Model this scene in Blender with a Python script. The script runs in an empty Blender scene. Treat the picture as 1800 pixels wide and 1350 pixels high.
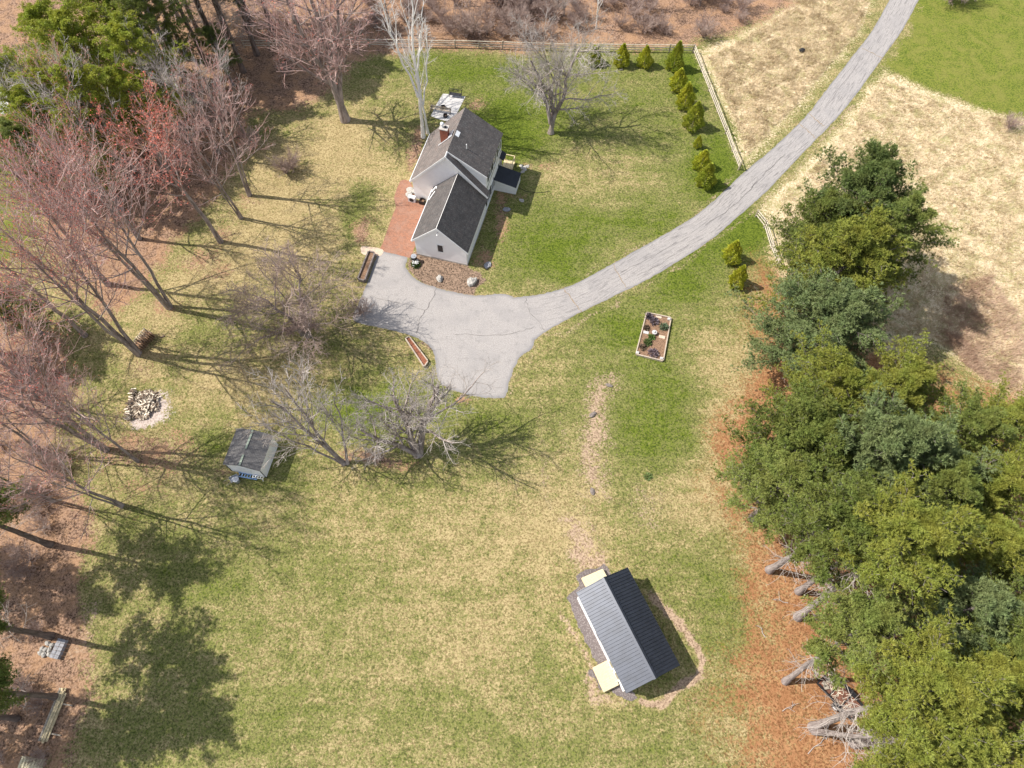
import bpy, bmesh, math, random
import numpy as np
from mathutils import Vector, Matrix
R = math.radians
scn = bpy.context.scene
# ---------------------------------------------------------------- camera, world, sun, exposure
CAM_H = 72.0
PITCH = math.atan(615.0 / 1248.0)
cam_data = bpy.data.cameras.new('camera')
cam = bpy.data.objects.new('camera', cam_data)
scn.collection.objects.link(cam)
cam.location = (0, 0, CAM_H)
cam.rotation_euler = (PITCH, 0, 0)
cam_data.sensor_width = 36.0
cam_data.lens = 36.0 * 1248.0 / 1800.0
cam_data.clip_start = 0.5
cam_data.clip_end = 6000
scn.camera = cam

SUN_ELEV = R(49.5)
SUN_AZ = R(10.0)          # shadows fall 9.5 degrees south of east
world = bpy.data.worlds.new('World')
scn.world = world
world.use_nodes = True
wn = world.node_tree
bg = wn.nodes['Background']
sky = wn.nodes.new('ShaderNodeTexSky')
sky.sky_type = 'NISHITA'
sky.sun_disc = False
sky.sun_elevation = SUN_ELEV
sun_dir = Vector((-math.cos(SUN_AZ) * math.cos(SUN_ELEV), math.sin(SUN_AZ) * math.cos(SUN_ELEV), math.sin(SUN_ELEV)))
sky.sun_rotation = math.atan2(sun_dir.x, sun_dir.y)
wb = wn.nodes.new('ShaderNodeHueSaturation'); wb.inputs['Saturation'].default_value = 0.55
wn.links.new(sky.outputs[0], wb.inputs['Color']); wn.links.new(wb.outputs[0], bg.inputs[0])
bg.inputs[1].default_value = 0.12
sl = bpy.data.lights.new('sun', 'SUN')
sl.energy = 3.9
sl.angle = R(0.5)
sl.color = (1.0, 0.94, 0.85)
sun = bpy.data.objects.new('sun', sl)
scn.collection.objects.link(sun)
sun.rotation_euler = (-sun_dir).to_track_quat('-Z', 'Y').to_euler()
scn.view_settings.view_transform = 'Standard'
scn.view_settings.look = 'None'
scn.view_settings.exposure = 0.80
scn.view_settings.gamma = 1.0

# ---------------------------------------------------------------- helpers
_c, _s = math.cos(PITCH), math.sin(PITCH)
def at(px, py, z=0.0):
    """ground (or height z) point seen at a pixel of the photograph"""
    u = (px - 900.0) / 1248.0; v = -(py - 675.0) / 1248.0
    dx, dy, dz = u, v * _c + _s, v * _s - _c
    t = (z - CAM_H) / dz
    return (dx * t, dy * t, z)
def pix(x, y, z=0.0):
    z = z - CAM_H
    v = y * _c + z * _s; w = y * _s - z * _c
    return 900 + 1248.0 * x / w, 675 - 1248.0 * v / w

def link(o):
    scn.collection.objects.link(o); return o
def tag(o, label=None, cat=None, group=None, kind=None):
    if label: o['label'] = label
    if cat: o['category'] = cat
    if group: o['group'] = group
    if kind: o['kind'] = kind
    return o
def empty(name, loc, rz=0.0, label=None, cat=None, group=None):
    o = bpy.data.objects.new(name, None)
    o.location = loc; o.rotation_euler = (0, 0, rz)
    o.empty_display_size = 0.3
    link(o); return tag(o, label, cat, group)

def np_mesh(name, V, Fs, mats=(), mat_idx=None, smooth=False):
    """V (n,3); Fs (m,k) same-size polygons"""
    me = bpy.data.meshes.new(name)
    V = np.asarray(V, dtype=np.float32); Fs = np.asarray(Fs, dtype=np.int32)
    m, k = Fs.shape
    me.vertices.add(len(V)); me.vertices.foreach_set('co', V.ravel())
    me.loops.add(m * k); me.loops.foreach_set('vertex_index', Fs.ravel())
    me.polygons.add(m)
    me.polygons.foreach_set('loop_start', np.arange(m, dtype=np.int32) * k)
    me.polygons.foreach_set('loop_total', np.full(m, k, dtype=np.int32))
    for mm in mats: me.materials.append(mm)
    if mat_idx is not None: me.polygons.foreach_set('material_index', np.asarray(mat_idx, dtype=np.int32))
    if smooth: me.polygons.foreach_set('use_smooth', np.ones(m, dtype=bool))
    me.update(calc_edges=True)
    me.validate()
    return me

class MB:
    def __init__(self):
        self.v = []; self.f = []; self.uv = []; self.mi = []; self.cur = 0
    def face(self, pts, uv=None):
        n = len(self.v); self.v += [tuple(p) for p in pts]
        self.f.append(tuple(range(n, n + len(pts))))
        self.uv.append(uv if uv else [(0, 0)] * len(pts)); self.mi.append(self.cur)
    def box(self, c, s, rz=0.0, M=None, taper=1.0):
        hx, hy, hz = s[0] / 2, s[1] / 2, s[2] / 2
        P = []
        for z in (-hz, hz):
            k = taper if z > 0 else 1.0
            for x, y in ((-hx, -hy), (hx, -hy), (hx, hy), (-hx, hy)):
                P.append(Vector((x * k, y * k, z)))
        if M is None: M = Matrix.Rotation(rz, 3, 'Z')
        P = [M @ q + Vector(c) for q in P]
        for idx in ((3, 2, 1, 0), (4, 5, 6, 7), (0, 1, 5, 4), (1, 2, 6, 5), (2, 3, 7, 6), (3, 0, 4, 7)):
            self.face([P[i] for i in idx])
    def beam(self, a, b, w, h):
        a = Vector(a); b = Vector(b); d = b - a; L = d.length
        q = d.to_track_quat('X', 'Z').to_matrix()
        self.box((a + b) / 2, (L, w, h), M=q)
    def tube(self, a, b, r0, r1=None, n=8, caps=True):
        a = Vector(a); b = Vector(b); r1 = r0 if r1 is None else r1
        q = (b - a).to_track_quat('Z', 'Y').to_matrix()
        A = [a + q @ Vector((r0 * math.cos(2 * math.pi * i / n), r0 * math.sin(2 * math.pi * i / n), 0)) for i in range(n)]
        B = [b + q @ Vector((r1 * math.cos(2 * math.pi * i / n), r1 * math.sin(2 * math.pi * i / n), 0)) for i in range(n)]
        for i in range(n):
            j = (i + 1) % n
            self.face([A[i], A[j], B[j], B[i]])
        if caps:
            self.face(A[::-1]); self.face(B)
    def prism(self, pts, z0, z1):
        """vertical prism on a convex/concave outline (ccw)"""
        lo = [(p[0], p[1], z0) for p in pts]; hi = [(p[0], p[1], z1) for p in pts]
        n = len(pts)
        for i in range(n):
            j = (i + 1) % n
            self.face([lo[i], lo[j], hi[j], hi[i]])
        self.face(hi); self.face(lo[::-1])
    def blob(self, c, r, seed=0, rough=0.18, n1=6, n2=9, sq=(1, 1, 1)):
        rg = random.Random(seed); c = Vector(c)
        rows = []
        for i in range(1, n1):
            th = math.pi * i / n1
            rows.append([c + Vector((math.sin(th) * math.cos(2 * math.pi * j / n2) * sq[0], math.sin(th) * math.sin(2 * math.pi * j / n2) * sq[1], math.cos(th) * sq[2])) * r * (1 + rg.uniform(-rough, rough)) for j in range(n2)])
        top = c + Vector((0, 0, r * sq[2])); bot = c - Vector((0, 0, r * sq[2]))
        for j in range(n2):
            k = (j + 1) % n2
            self.face([top, rows[0][j], rows[0][k]])
            for i in range(len(rows) - 1):
                self.face([rows[i][j], rows[i + 1][j], rows[i + 1][k], rows[i][k]])
            self.face([rows[-1][j], bot, rows[-1][k]])
    def build(self, name, mats, parent=None, smooth=False, weld=False):
        me = bpy.data.meshes.new(name)
        me.from_pydata(self.v, [], self.f)
        if not isinstance(mats, (list, tuple)): mats = [mats]
        for m in mats: me.materials.append(m)
        me.polygons.foreach_set('material_index', self.mi)
        ul = me.uv_layers.new(name='UVMap')
        ul.data.foreach_set('uv', [c for f in self.uv for t in f for c in t])
        if weld:
            bm = bmesh.new(); bm.from_mesh(me); bmesh.ops.remove_doubles(bm, verts=bm.verts, dist=1e-4); bm.to_mesh(me); bm.free()
        if smooth: me.polygons.foreach_set('use_smooth', [True] * len(me.polygons))
        me.update()
        o = bpy.data.objects.new(name, me); link(o)
        if parent: o.parent = parent
        return o

# ---------------------------------------------------------------- materials
class NT:
    def __init__(self, name, rough=0.85, spec=0.3):
        self.m = bpy.data.materials.new(name); self.m.use_nodes = True
        self.t = self.m.node_tree; self.b = self.t.nodes['Principled BSDF']
        self.b.inputs['Roughness'].default_value = rough
        self.b.inputs['Specular IOR Level'].default_value = spec
    def n(self, typ, **kw):
        nd = self.t.nodes.new(typ)
        for k, v in kw.items(): setattr(nd, k, v)
        return nd
    def l(self, a, b): self.t.links.new(a, b)
    def set(self, sock, v):
        if hasattr(v, 'is_output') or isinstance(v, bpy.types.NodeSocket): self.l(v, sock)
        else: sock.default_value = v if not (isinstance(v, tuple) and len(v) == 3 and len(sock.default_value) == 4) else v + (1,)
    def coord(self, which='Object', scale=(1, 1, 1), rot=(0, 0, 0)):
        tc = self.n('ShaderNodeTexCoord'); mp = self.n('ShaderNodeMapping')
        mp.inputs['Scale'].default_value = scale; mp.inputs['Rotation'].default_value = rot
        self.l(tc.outputs[which], mp.inputs[0]); return mp.outputs[0]
    def noise(self, vec, scale, detail=4, rough=0.55, out='Fac', dist=0.0):
        nd = self.n('ShaderNodeTexNoise'); nd.inputs['Scale'].default_value = scale
        nd.inputs['Detail'].default_value = detail; nd.inputs['Roughness'].default_value = rough
        nd.inputs['Distortion'].default_value = dist
        self.l(vec, nd.inputs['Vector']); return nd.outputs[out]
    def voro(self, vec, scale, out='Distance', feature='F1'):
        nd = self.n('ShaderNodeTexVoronoi'); nd.feature = feature; nd.inputs['Scale'].default_value = scale
        self.l(vec, nd.inputs['Vector']); return nd.outputs[out]
    def ramp(self, fac, lo, hi, a=0.0, b=1.0):
        nd = self.n('ShaderNodeMapRange'); nd.interpolation_type = 'SMOOTHSTEP'
        nd.inputs['From Min'].default_value = lo; nd.inputs['From Max'].default_value = hi
        nd.inputs['To Min'].default_value = a; nd.inputs['To Max'].default_value = b
        self.l(fac, nd.inputs['Value']); return nd.outputs[0]
    def math(self, op, a, b=0.0):
        nd = self.n('ShaderNodeMath'); nd.operation = op
        self.set(nd.inputs[0], a); self.set(nd.inputs[1], b); return nd.outputs[0]
    def mix(self, fac, a, b, mode='MIX'):
        nd = self.n('ShaderNodeMix'); nd.data_type = 'RGBA'; nd.blend_type = mode
        self.set(nd.inputs[0], fac); self.set(nd.inputs[6], a); self.set(nd.inputs[7], b)
        return nd.outputs[2]
    def color(self, v): self.set(self.b.inputs['Base Color'], v)
    def bump(self, h, strength=0.5, dist=0.05):
        nd = self.n('ShaderNodeBump'); nd.inputs['Strength'].default_value = strength
        nd.inputs['Distance'].default_value = dist
        self.l(h, nd.inputs['Height']); self.l(nd.outputs[0], self.b.inputs['Normal'])

def simple(name, col, var=0.25, scale=4.0, rough=0.8, spec=0.3, metallic=0.0, bump=0.0, stretch=(1, 1, 1)):
    k = NT(name, rough, spec); k.b.inputs['Metallic'].default_value = metallic
    v = k.coord(scale=stretch)
    f = k.noise(v, scale, 6, 0.65)
    lo = tuple(c * (1 - var) for c in col); hi = tuple(min(1, c * (1 + var)) for c in col)
    k.color(k.mix(k.ramp(f, 0.3, 0.7), lo, hi))
    if bump: k.bump(f, bump, 0.03)
    return k.m

def ground_material():
    k = NT('ground', 0.95, 0.12)
    v = k.coord()
    A = k.n('ShaderNodeAttribute', attribute_name='cover_a'); B = k.n('ShaderNodeAttribute', attribute_name='cover_b'); Cc = k.n('ShaderNodeAttribute', attribute_name='cover_c')
    sa = k.n('ShaderNodeSeparateColor'); sb = k.n('ShaderNodeSeparateColor'); sc = k.n('ShaderNodeSeparateColor')
    k.l(A.outputs['Color'], sa.inputs[0]); k.l(B.outputs['Color'], sb.inputs[0]); k.l(Cc.outputs['Color'], sc.inputs[0])
    lush, leaf, needle = sa.outputs; dry, dirt, farm = sb.outputs; pale, mulch, gravel = sc.outputs
    n_big = k.noise(v, 0.11, 3, 0.55)
    n_mid = k.noise(v, 0.5, 6, 0.72, dist=0.5)
    n_sml = k.noise(v, 2.2, 5, 0.8)
    n_fine = k.noise(v, 5.5, 4, 0.85)
    n_grain = k.noise(v, 4.6, 1.5, 0.6)
    n_mow = k.noise(k.coord(scale=(0.12, 1.0, 1), rot=(0, 0, R(38))), 0.8, 3, 0.6)
    vcell = k.n('ShaderNodeSeparateColor'); k.l(k.voro(v, 6.5, 'Color'), vcell.inputs[0])
    vcell2 = k.n('ShaderNodeSeparateColor'); k.l(k.voro(v, 12.0, 'Color'), vcell2.inputs[0])
    def comb(*ws):
        out = None
        for s, w in ws:
            t = k.math('MULTIPLY', k.math('SUBTRACT', s, 0.5), w)
            out = t if out is None else k.math('ADD', out, t)
        return out
    grain = k.math('ADD', k.math('MULTIPLY', n_fine, 0.35), k.math('MULTIPLY', n_grain, 0.35))
    grain = k.math('ADD', grain, k.math('ADD', k.math('MULTIPLY', vcell.outputs[0], 0.19), k.math('MULTIPLY', vcell2.outputs[0], 0.14)))
    # lawn: straw thatch showing through green blades
    g = k.math('ADD', lush, comb((n_mid, 1.05), (n_sml, 1.15), (n_fine, 1.1), (vcell.outputs[1], 0.24), (vcell2.outputs[1], 0.2), (n_big, 0.55), (n_mow, 0.6)))
    thatch = k.mix(k.ramp(grain, 0.36, 0.62), (0.19, 0.142, 0.064), (0.45, 0.355, 0.185))
    thatch = k.mix(k.ramp(n_mid, 0.4, 0.62, 0, 0.35), thatch, (0.33, 0.245, 0.125))
    green1 = k.mix(k.ramp(grain, 0.36, 0.62), (0.07, 0.08, 0.023), (0.20, 0.205, 0.063))
    green2 = k.mix(k.ramp(grain, 0.36, 0.62), (0.035, 0.059, 0.006), (0.13, 0.166, 0.02))
    lawn = k.mix(k.ramp(g, 0.12, 0.66), thatch, green1)
    lawn = k.mix(k.ramp(g, 0.68, 1.1), lawn, green2)
    # tall dead meadow grass
    dcol = k.mix(k.ramp(n_sml, 0.36, 0.62), (0.31, 0.225, 0.125), (0.62, 0.485, 0.31))
    dcol = k.mix(k.ramp(grain, 0.42, 0.64, 0.0, 0.8), dcol, (0.74, 0.62, 0.43))
    dcol = k.mix(k.ramp(k.math('ADD', k.math('MULTIPLY', n_mid, 0.5), k.math('MULTIPLY', n_fine, 0.5)), 0.475, 0.57, 0, 0.75), dcol, (0.21, 0.215, 0.06))
    lf = k.mix(k.ramp(grain, 0.36, 0.62), (0.065, 0.037, 0.025), (0.35, 0.225, 0.155))
    lf = k.mix(k.ramp(n_mid, 0.42, 0.62, 0, 0.6), lf, (0.42, 0.25, 0.14))
    lf = k.mix(k.ramp(n_sml, 0.55, 0.68, 0, 0.5), lf, (0.19, 0.12, 0.08))
    nd = k.mix(k.ramp(grain, 0.35, 0.63), (0.14, 0.062, 0.027), (0.39, 0.205, 0.10))
    nd = k.mix(k.ramp(n_mid, 0.45, 0.65, 0, 0.45), nd, (0.26, 0.115, 0.05))
    fm = k.mix(k.ramp(grain, 0.36, 0.62), (0.055, 0.085, 0.012), (0.175, 0.20, 0.032))
    fm = k.mix(k.ramp(n_mid, 0.38, 0.65, 0, 0.6), fm, (0.22, 0.205, 0.055))
    dt = k.mix(k.ramp(grain, 0.36, 0.62), (0.20, 0.135, 0.09), (0.46, 0.335, 0.235))
    pl = k.mix(k.ramp(grain, 0.36, 0.62), (0.34, 0.27, 0.23), (0.55, 0.47, 0.42))
    mu = k.mix(k.ramp(grain, 0.36, 0.62), (0.07, 0.048, 0.035), (0.30, 0.21, 0.15))
    gv = k.mix(k.ramp(k.voro(v, 9.0), 0.1, 0.6), (0.28, 0.245, 0.235), (0.15, 0.125, 0.12))
    edge = comb((n_mid, 1.1), (n_sml, 1.1), (n_fine, 0.6), (vcell.outputs[2], 0.35))
    def lay(base, m, c, w=0.16):
        f = k.ramp(k.math('ADD', m, edge), 0.5 - w, 0.5 + w)
        f = k.math('MULTIPLY', f, k.ramp(m, 0.02, 0.2))
        return k.mix(f, base, c)
    col = lay(lawn, farm, fm, 0.1)
    col = lay(col, dry, dcol, 0.12)
    col = lay(col, leaf, lf)
    col = lay(col, needle, nd, 0.3)
    col = lay(col, dirt, dt, 0.22)
    col = lay(col, mulch, mu, 0.08)
    col = lay(col, pale, pl, 0.15)
    # gravel keeps a cleaner edge
    col = k.mix(k.ramp(k.math('ADD', gravel, k.math('MULTIPLY', edge, 0.3)), 0.45, 0.55), col, gv)
    k.color(col)
    hgt = k.math('ADD', k.math('MULTIPLY', n_fine, 0.6), k.math('MULTIPLY', n_sml, 0.8))
    k.bump(hgt, 0.75, 0.11)
    return k.m

def shingle_material(name, a, b, tint):
    k = NT(name, 0.85, 0.25)
    v = k.coord('UV')
    br = k.n('ShaderNodeTexBrick'); k.l(v, br.inputs['Vector'])
    br.inputs['Scale'].default_value = 1.0; br.inputs['Brick Width'].default_value = 0.35; br.inputs['Row Height'].default_value = 0.16
    br.inputs['Mortar Size'].default_value = 0.02; br.inputs['Mortar Smooth'].default_value = 0.3
    br.inputs['Color1'].default_value = a + (1,); br.inputs['Color2'].default_value = b + (1,)
    br.inputs['Mortar'].default_value = tuple(c * 0.45 for c in a) + (1,)
    vs = k.coord('UV', scale=(3.0, 0.35, 1)); vf = k.coord('UV', scale=(1.6, 0.12, 1))
    st = k.noise(vs, 2.5, 5, 0.8)
    big = k.noise(v, 0.6, 3, 0.6)
    c = k.mix(k.ramp(st, 0.4, 0.75, 0, 0.6), br.outputs['Color'], tint)
    c = k.mix(k.ramp(big, 0.4, 0.7, 0, 0.45), c, tuple(x * 0.62 for x in a))
    c = k.mix(k.ramp(k.noise(v, 9, 2, .6), 0.35, 0.7, 0, 0.35), c, tuple(x * 1.6 for x in a))
    c = k.mix(k.ramp(k.noise(vf, 6, 3, .8), 0.42, 0.6, 0, 0.45), c, tuple(x * 0.55 for x in a))
    k.color(c); k.bump(br.outputs['Fac'], -0.35, 0.02)
    return k.m

def siding_material(name, col, pitch=0.15, stain=0.06):
    k = NT(name, 0.55, 0.35)
    tc = k.n('ShaderNodeTexCoord'); sp = k.n('ShaderNodeSeparateXYZ'); k.l(tc.outputs['Object'], sp.inputs[0])
    fr = k.math('FRACT', k.math('DIVIDE', sp.outputs[2], pitch))
    n = k.noise(tc.outputs['Object'], 1.4, 5, 0.6)
    c = k.mix(k.ramp(n, 0.35, 0.75, 0, stain * 4), col, tuple(x * 0.8 for x in col))
    c = k.mix(k.ramp(fr, 0.0, 0.12, 0.22, 0.0), c, tuple(x * 0.55 for x in col))  # shade line at each clapboard lap, painted into the colour
    k.color(c); k.bump(fr, -0.5, 0.02)
    return k.m

def bark_material(name, a, b, scale=3.0):
    k = NT(name, 0.9, 0.15); v = k.coord(scale=(1, 1, 0.22))
    f = k.noise(v, scale, 6, 0.7)
    k.color(k.mix(k.ramp(f, 0.33, 0.68), a, b)); k.bump(f, 0.6, 0.05)
    return k.m

def birch_material():
    k = NT('birch_bark', 0.7, 0.25); v = k.coord(scale=(1, 1, 3.5))
    f = k.noise(v, 1.6, 4, 0.6)
    k.color(k.mix(k.ramp(f, 0.62, 0.7), (0.80, 0.77, 0.73), (0.2, 0.17, 0.15))); return k.m

def twig_material(name, a, b):
    k = NT(name, 0.85, 0.15); v = k.coord()
    f = k.noise(v, 0.35, 3, 0.6)
    k.color(k.mix(k.ramp(f, 0.35, 0.65), a, b)); return k.m

def foliage_material(name, rough=0.55):
    """crown colour comes from each tree's own object colour, varied through the crown"""
    k = NT(name, rough, 0.3)
    oi = k.n('ShaderNodeObjectInfo'); v = k.coord()
    n1 = k.noise(v, 0.55, 3, 0.6); n2 = k.noise(v, 3.5, 3, 0.7)
    hsv = k.n('ShaderNodeHueSaturation'); k.l(oi.outputs['Color'], hsv.inputs['Color'])
    k.l(k.ramp(n1, 0.3, 0.7, 0.485, 0.515), hsv.inputs['Hue'])
    k.l(k.ramp(n2, 0.25, 0.75, 0.7, 1.35), hsv.inputs['Value'])
    k.color(hsv.outputs[0])
    tr = k.n('ShaderNodeBsdfTranslucent'); k.l(hsv.outputs[0], tr.inputs[0])
    ms = k.n('ShaderNodeMixShader'); ms.inputs[0].default_value = 0.22
    k.l(k.b.outputs[0], ms.inputs[1]); k.l(tr.outputs[0], ms.inputs[2])
    k.l(ms.outputs[0], k.t.nodes['Material Output'].inputs[0])
    return k.m

def asphalt_material():
    k = NT('asphalt', 0.9, 0.2); v = k.coord(); uv = k.coord('UV', scale=(1.9, 0.13, 1))
    f = k.noise(v, 9, 4, 0.75); g = k.noise(v, 0.35, 4, 0.6)
    c = k.mix(k.ramp(f, 0.3, 0.7), (0.255, 0.236, 0.226), (0.42, 0.393, 0.375))
    c = k.mix(k.ramp(g, 0.42, 0.65, 0, 0.5), c, (0.28, 0.265, 0.26))
    c = k.mix(k.ramp(k.noise(v, 1.1, 5, 0.75), 0.52, 0.68, 0, 0.45), c, (0.20, 0.19, 0.185))
    st = k.noise(uv, 3.2, 5, 0.75, dist=0.3)
    at_ = k.n('ShaderNodeAttribute', attribute_name='wear')
    c = k.mix(k.math('MULTIPLY', k.ramp(st, 0.50, 0.64, 0, 0.8), at_.outputs['Fac']), c, (0.15, 0.14, 0.14))
    ed = k.n('ShaderNodeAttribute', attribute_name='edge')
    e = k.ramp(k.math('ADD', ed.outputs['Fac'], k.math('MULTIPLY', k.math('SUBTRACT', f, 0.5), 0.9)), 0.45, 0.95, 0, 0.6)
    c = k.mix(e, c, (0.17, 0.17, 0.18))
    gr = k.ramp(k.math('ADD', ed.outputs['Fac'], k.math('MULTIPLY', k.math('SUBTRACT', k.noise(v, 1.8, 5, 0.8), 0.5), 0.8)), 0.93, 1.02)
    c = k.mix(gr, c, k.mix(k.ramp(f, 0.35, 0.65), (0.13, 0.11, 0.04), (0.36, 0.30, 0.15)))
    k.color(c); k.bump(f, 0.3, 0.02); return k.m

def brick_path_material():
    k = NT('brick_paving', 0.9, 0.2); v = k.coord(rot=(0, 0, R(20)))
    br = k.n('ShaderNodeTexBrick'); k.l(v, br.inputs['Vector'])
    br.inputs['Scale'].default_value = 1.0; br.inputs['Brick Width'].default_value = 0.22; br.inputs['Row Height'].default_value = 0.11
    br.inputs['Mortar Size'].default_value = 0.008
    br.inputs['Color1'].default_value = (0.40, 0.185, 0.115, 1); br.inputs['Color2'].default_value = (0.26, 0.13, 0.09, 1)
    br.inputs['Mortar'].default_value = (0.16, 0.10, 0.07, 1)
    g = k.noise(v, 0.8, 5, 0.7); f = k.noise(v, 7, 3, 0.7)
    c = k.mix(k.ramp(g, 0.4, 0.7, 0, 0.6), br.outputs['Color'], (0.33, 0.205, 0.155))
    c = k.mix(k.ramp(f, 0.55, 0.75, 0, 0.6), c, (0.46, 0.29, 0.21))
    k.color(c); return k.m

M = {}
M['ground'] = ground_material()
M['asphalt'] = asphalt_material()
M['crack'] = simple('crack_dirt', (0.26, 0.19, 0.12), 0.4, 5)
M['crack_dark'] = simple('crack_dark', (0.12, 0.11, 0.105), 0.3, 5)
M['brickpath'] = brick_path_material()
M['shingle'] = shingle_material('asphalt_shingle', (0.13, 0.12, 0.115), (0.26, 0.23, 0.22), (0.36, 0.23, 0.18))
M['shingle_dark'] = shingle_material('dark_shingle', (0.078, 0.075, 0.075), (0.165, 0.157, 0.153), (0.20, 0.14, 0.12))
M['shed_shingle'] = shingle_material('shed_shingle', (0.13, 0.125, 0.125), (0.175, 0.168, 0.165), (0.21, 0.20, 0.195))
M['siding'] = siding_material('white_clapboard', (0.94, 0.92, 0.92))
M['white'] = simple('white_paint', (0.82, 0.81, 0.80), 0.05, 3, 0.5)
M['glass'] = simple('window_glass', (0.03, 0.035, 0.045), 0.2, 2, 0.08, 0.6)
M['concrete'] = simple('concrete', (0.42, 0.39, 0.36), 0.2, 6, 0.9)
M['brick'] = simple('chimney_brick', (0.33, 0.115, 0.07), 0.35, 14, 0.9)
M['metal_roof'] = simple('barn_metal', (0.040, 0.047, 0.066), 0.16, 1.2, 0.40, 1.0, 0.4)
M['black_roof'] = simple('rubber_roof', (0.022, 0.026, 0.035), 0.2, 2, 0.5)
M['steel'] = simple('galvanised', (0.45, 0.47, 0.50), 0.2, 8, 0.4, 0.5, 0.6)
M['deck'] = simple('new_lumber', (0.62, 0.55, 0.37), 0.12, 3, 0.75, stretch=(1, 8, 1))
M['pallet'] = simple('stacked_lumber', (0.60, 0.49, 0.30), 0.3, 4, 0.8)
M['oldwood'] = simple('weathered_wood', (0.36, 0.31, 0.25), 0.35, 6, 0.9)
M['rail'] = simple('fence_rail', (0.50, 0.44, 0.35), 0.3, 5, 0.9)
M['post'] = simple('fence_post', (0.33, 0.28, 0.22), 0.3, 6, 0.9)
M['timber'] = simple('grey_timber', (0.20, 0.17, 0.155), 0.3, 5, 0.9)
M['bedwood'] = simple('bed_board', (0.46, 0.38, 0.30), 0.15, 5, 0.85)
M['soil'] = simple('bed_soil', (0.22, 0.135, 0.085), 0.5, 9, 0.95, bump=0.6)
M['soil_red'] = simple('red_mulch', (0.24, 0.095, 0.055), 0.5, 9, 0.95, bump=0.6)
M['rock'] = simple('fieldstone', (0.38, 0.36, 0.33), 0.3, 7, 0.9, bump=0.5)
M['slate'] = simple('grey_stone', (0.27, 0.27, 0.29), 0.3, 6, 0.85)
M['paver'] = simple('tan_paver', (0.55, 0.43, 0.33), 0.15, 6, 0.85)
M['white_stone'] = simple('white_stone_dust', (0.50, 0.485, 0.475), 0.12, 3, 0.9)
M['black'] = simple('black_plastic', (0.018, 0.018, 0.02), 0.3, 4, 0.45)
M['dark_metal'] = simple('dark_metal', (0.05, 0.05, 0.055), 0.3, 4, 0.5, metallic=0.5)
M['rubber'] = simple('tyre_rubber', (0.015, 0.015, 0.016), 0.3, 8, 0.8)
M['white_metal'] = simple('white_metal', (0.75, 0.76, 0.78), 0.08, 3, 0.35)
M['blue'] = simple('blue_plastic', (0.22, 0.36, 0.58), 0.15, 3, 0.5)
M['rust'] = simple('rusty_deck', (0.16, 0.075, 0.05), 0.5, 5, 0.9)
M['splitwood'] = simple('split_wood', (0.74, 0.65, 0.52), 0.25, 5, 0.85)
M['woodbark'] = simple('log_bark', (0.20, 0.145, 0.105), 0.4, 8, 0.9)
M['bark_grey'] = bark_material('grey_bark', (0.17, 0.135, 0.12), (0.42, 0.355, 0.32))
M['bark_pine'] = bark_material('pine_bark', (0.17, 0.14, 0.13), (0.38, 0.33, 0.31), 4.0)
M['bark_dark'] = bark_material('dark_bark', (0.09, 0.07, 0.06), (0.22, 0.17, 0.145), 4.0)
M['birch'] = birch_material()
M['twig_grey'] = twig_material('grey_twig', (0.38, 0.34, 0.315), (0.64, 0.585, 0.55))
M['twig_pink'] = twig_material('pink_twig', (0.42, 0.26, 0.23), (0.62, 0.45, 0.41))
M['twig_birch'] = twig_material('birch_twig', (0.62, 0.57, 0.54), (0.76, 0.72, 0.69))
M['twig_pale'] = twig_material('pale_twig', (0.33, 0.29, 0.26), (0.52, 0.465, 0.43))
M['twig_brown'] = twig_material('brown_twig', (0.30, 0.215, 0.185), (0.50, 0.39, 0.34))
M['dead'] = twig_material('dead_branch', (0.38, 0.33, 0.30), (0.52, 0.46, 0.42))
M['twig_coral'] = twig_material('coral_twig', (0.50, 0.26, 0.21), (0.68, 0.42, 0.36))
M['bud'] = twig_material('red_bud', (0.50, 0.125, 0.09), (0.64, 0.21, 0.155))
M['needle'] = foliage_material('pine_needles')
M['cedar'] = foliage_material('cedar_sprays')
M['leafy'] = foliage_material('shrub_leaves')

# ---------------------------------------------------------------- the setting: ground
def seg_dist(X, Y, P):
    """signed-ish distance to closed polygon P (world coords): inside positive"""
    n = len(P); d = np.full(X.shape, 1e9); ins = np.zeros(X.shape, bool)
    for i in range(n):
        x0, y0 = P[i]; x1, y1 = P[(i + 1) % n]
        dx, dy = x1 - x0, y1 - y0; L = dx * dx + dy * dy + 1e-9
        t = np.clip(((X - x0) * dx + (Y - y0) * dy) / L, 0, 1)
        d = np.minimum(d, np.hypot(X - x0 - t * dx, Y - y0 - t * dy))
        c = ((y0 > Y) != (y1 > Y)) & (X < (x1 - x0) * (Y - y0) / (y1 - y0 + 1e-12) + x0)
        ins ^= c
    return np.where(ins, d, -d)
def poly_mask(X, Y, px, feather=1.5, a=1.0):
    P = [at(*p)[:2] for p in px]
    return a * np.clip(0.5 + seg_dist(X, Y, P) / (2 * feather), 0, 1)
def line_mask(X, Y, px, width=0.6, feather=0.6, a=1.0):
    P = [at(*p)[:2] for p in px]; d = np.full(X.shape, 1e9)
    for (x0, y0), (x1, y1) in zip(P[:-1], P[1:]):
        dx, dy = x1 - x0, y1 - y0
        t = np.clip(((X - x0) * dx + (Y - y0) * dy) / (dx * dx + dy * dy + 1e-9), 0, 1)
        d = np.minimum(d, np.hypot(X - x0 - t * dx, Y - y0 - t * dy))
    return a * np.clip(0.5 - (d - width) / (2 * feather), 0, 1)
def blob_mask(X, Y, x, y, rx, ry, a=1.0):
    """soft patch round a ground point; radii in metres"""
    c = at(x, y); return a * np.exp(-(((X - c[0]) / rx) ** 2 + ((Y - c[1]) / ry) ** 2))

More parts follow.
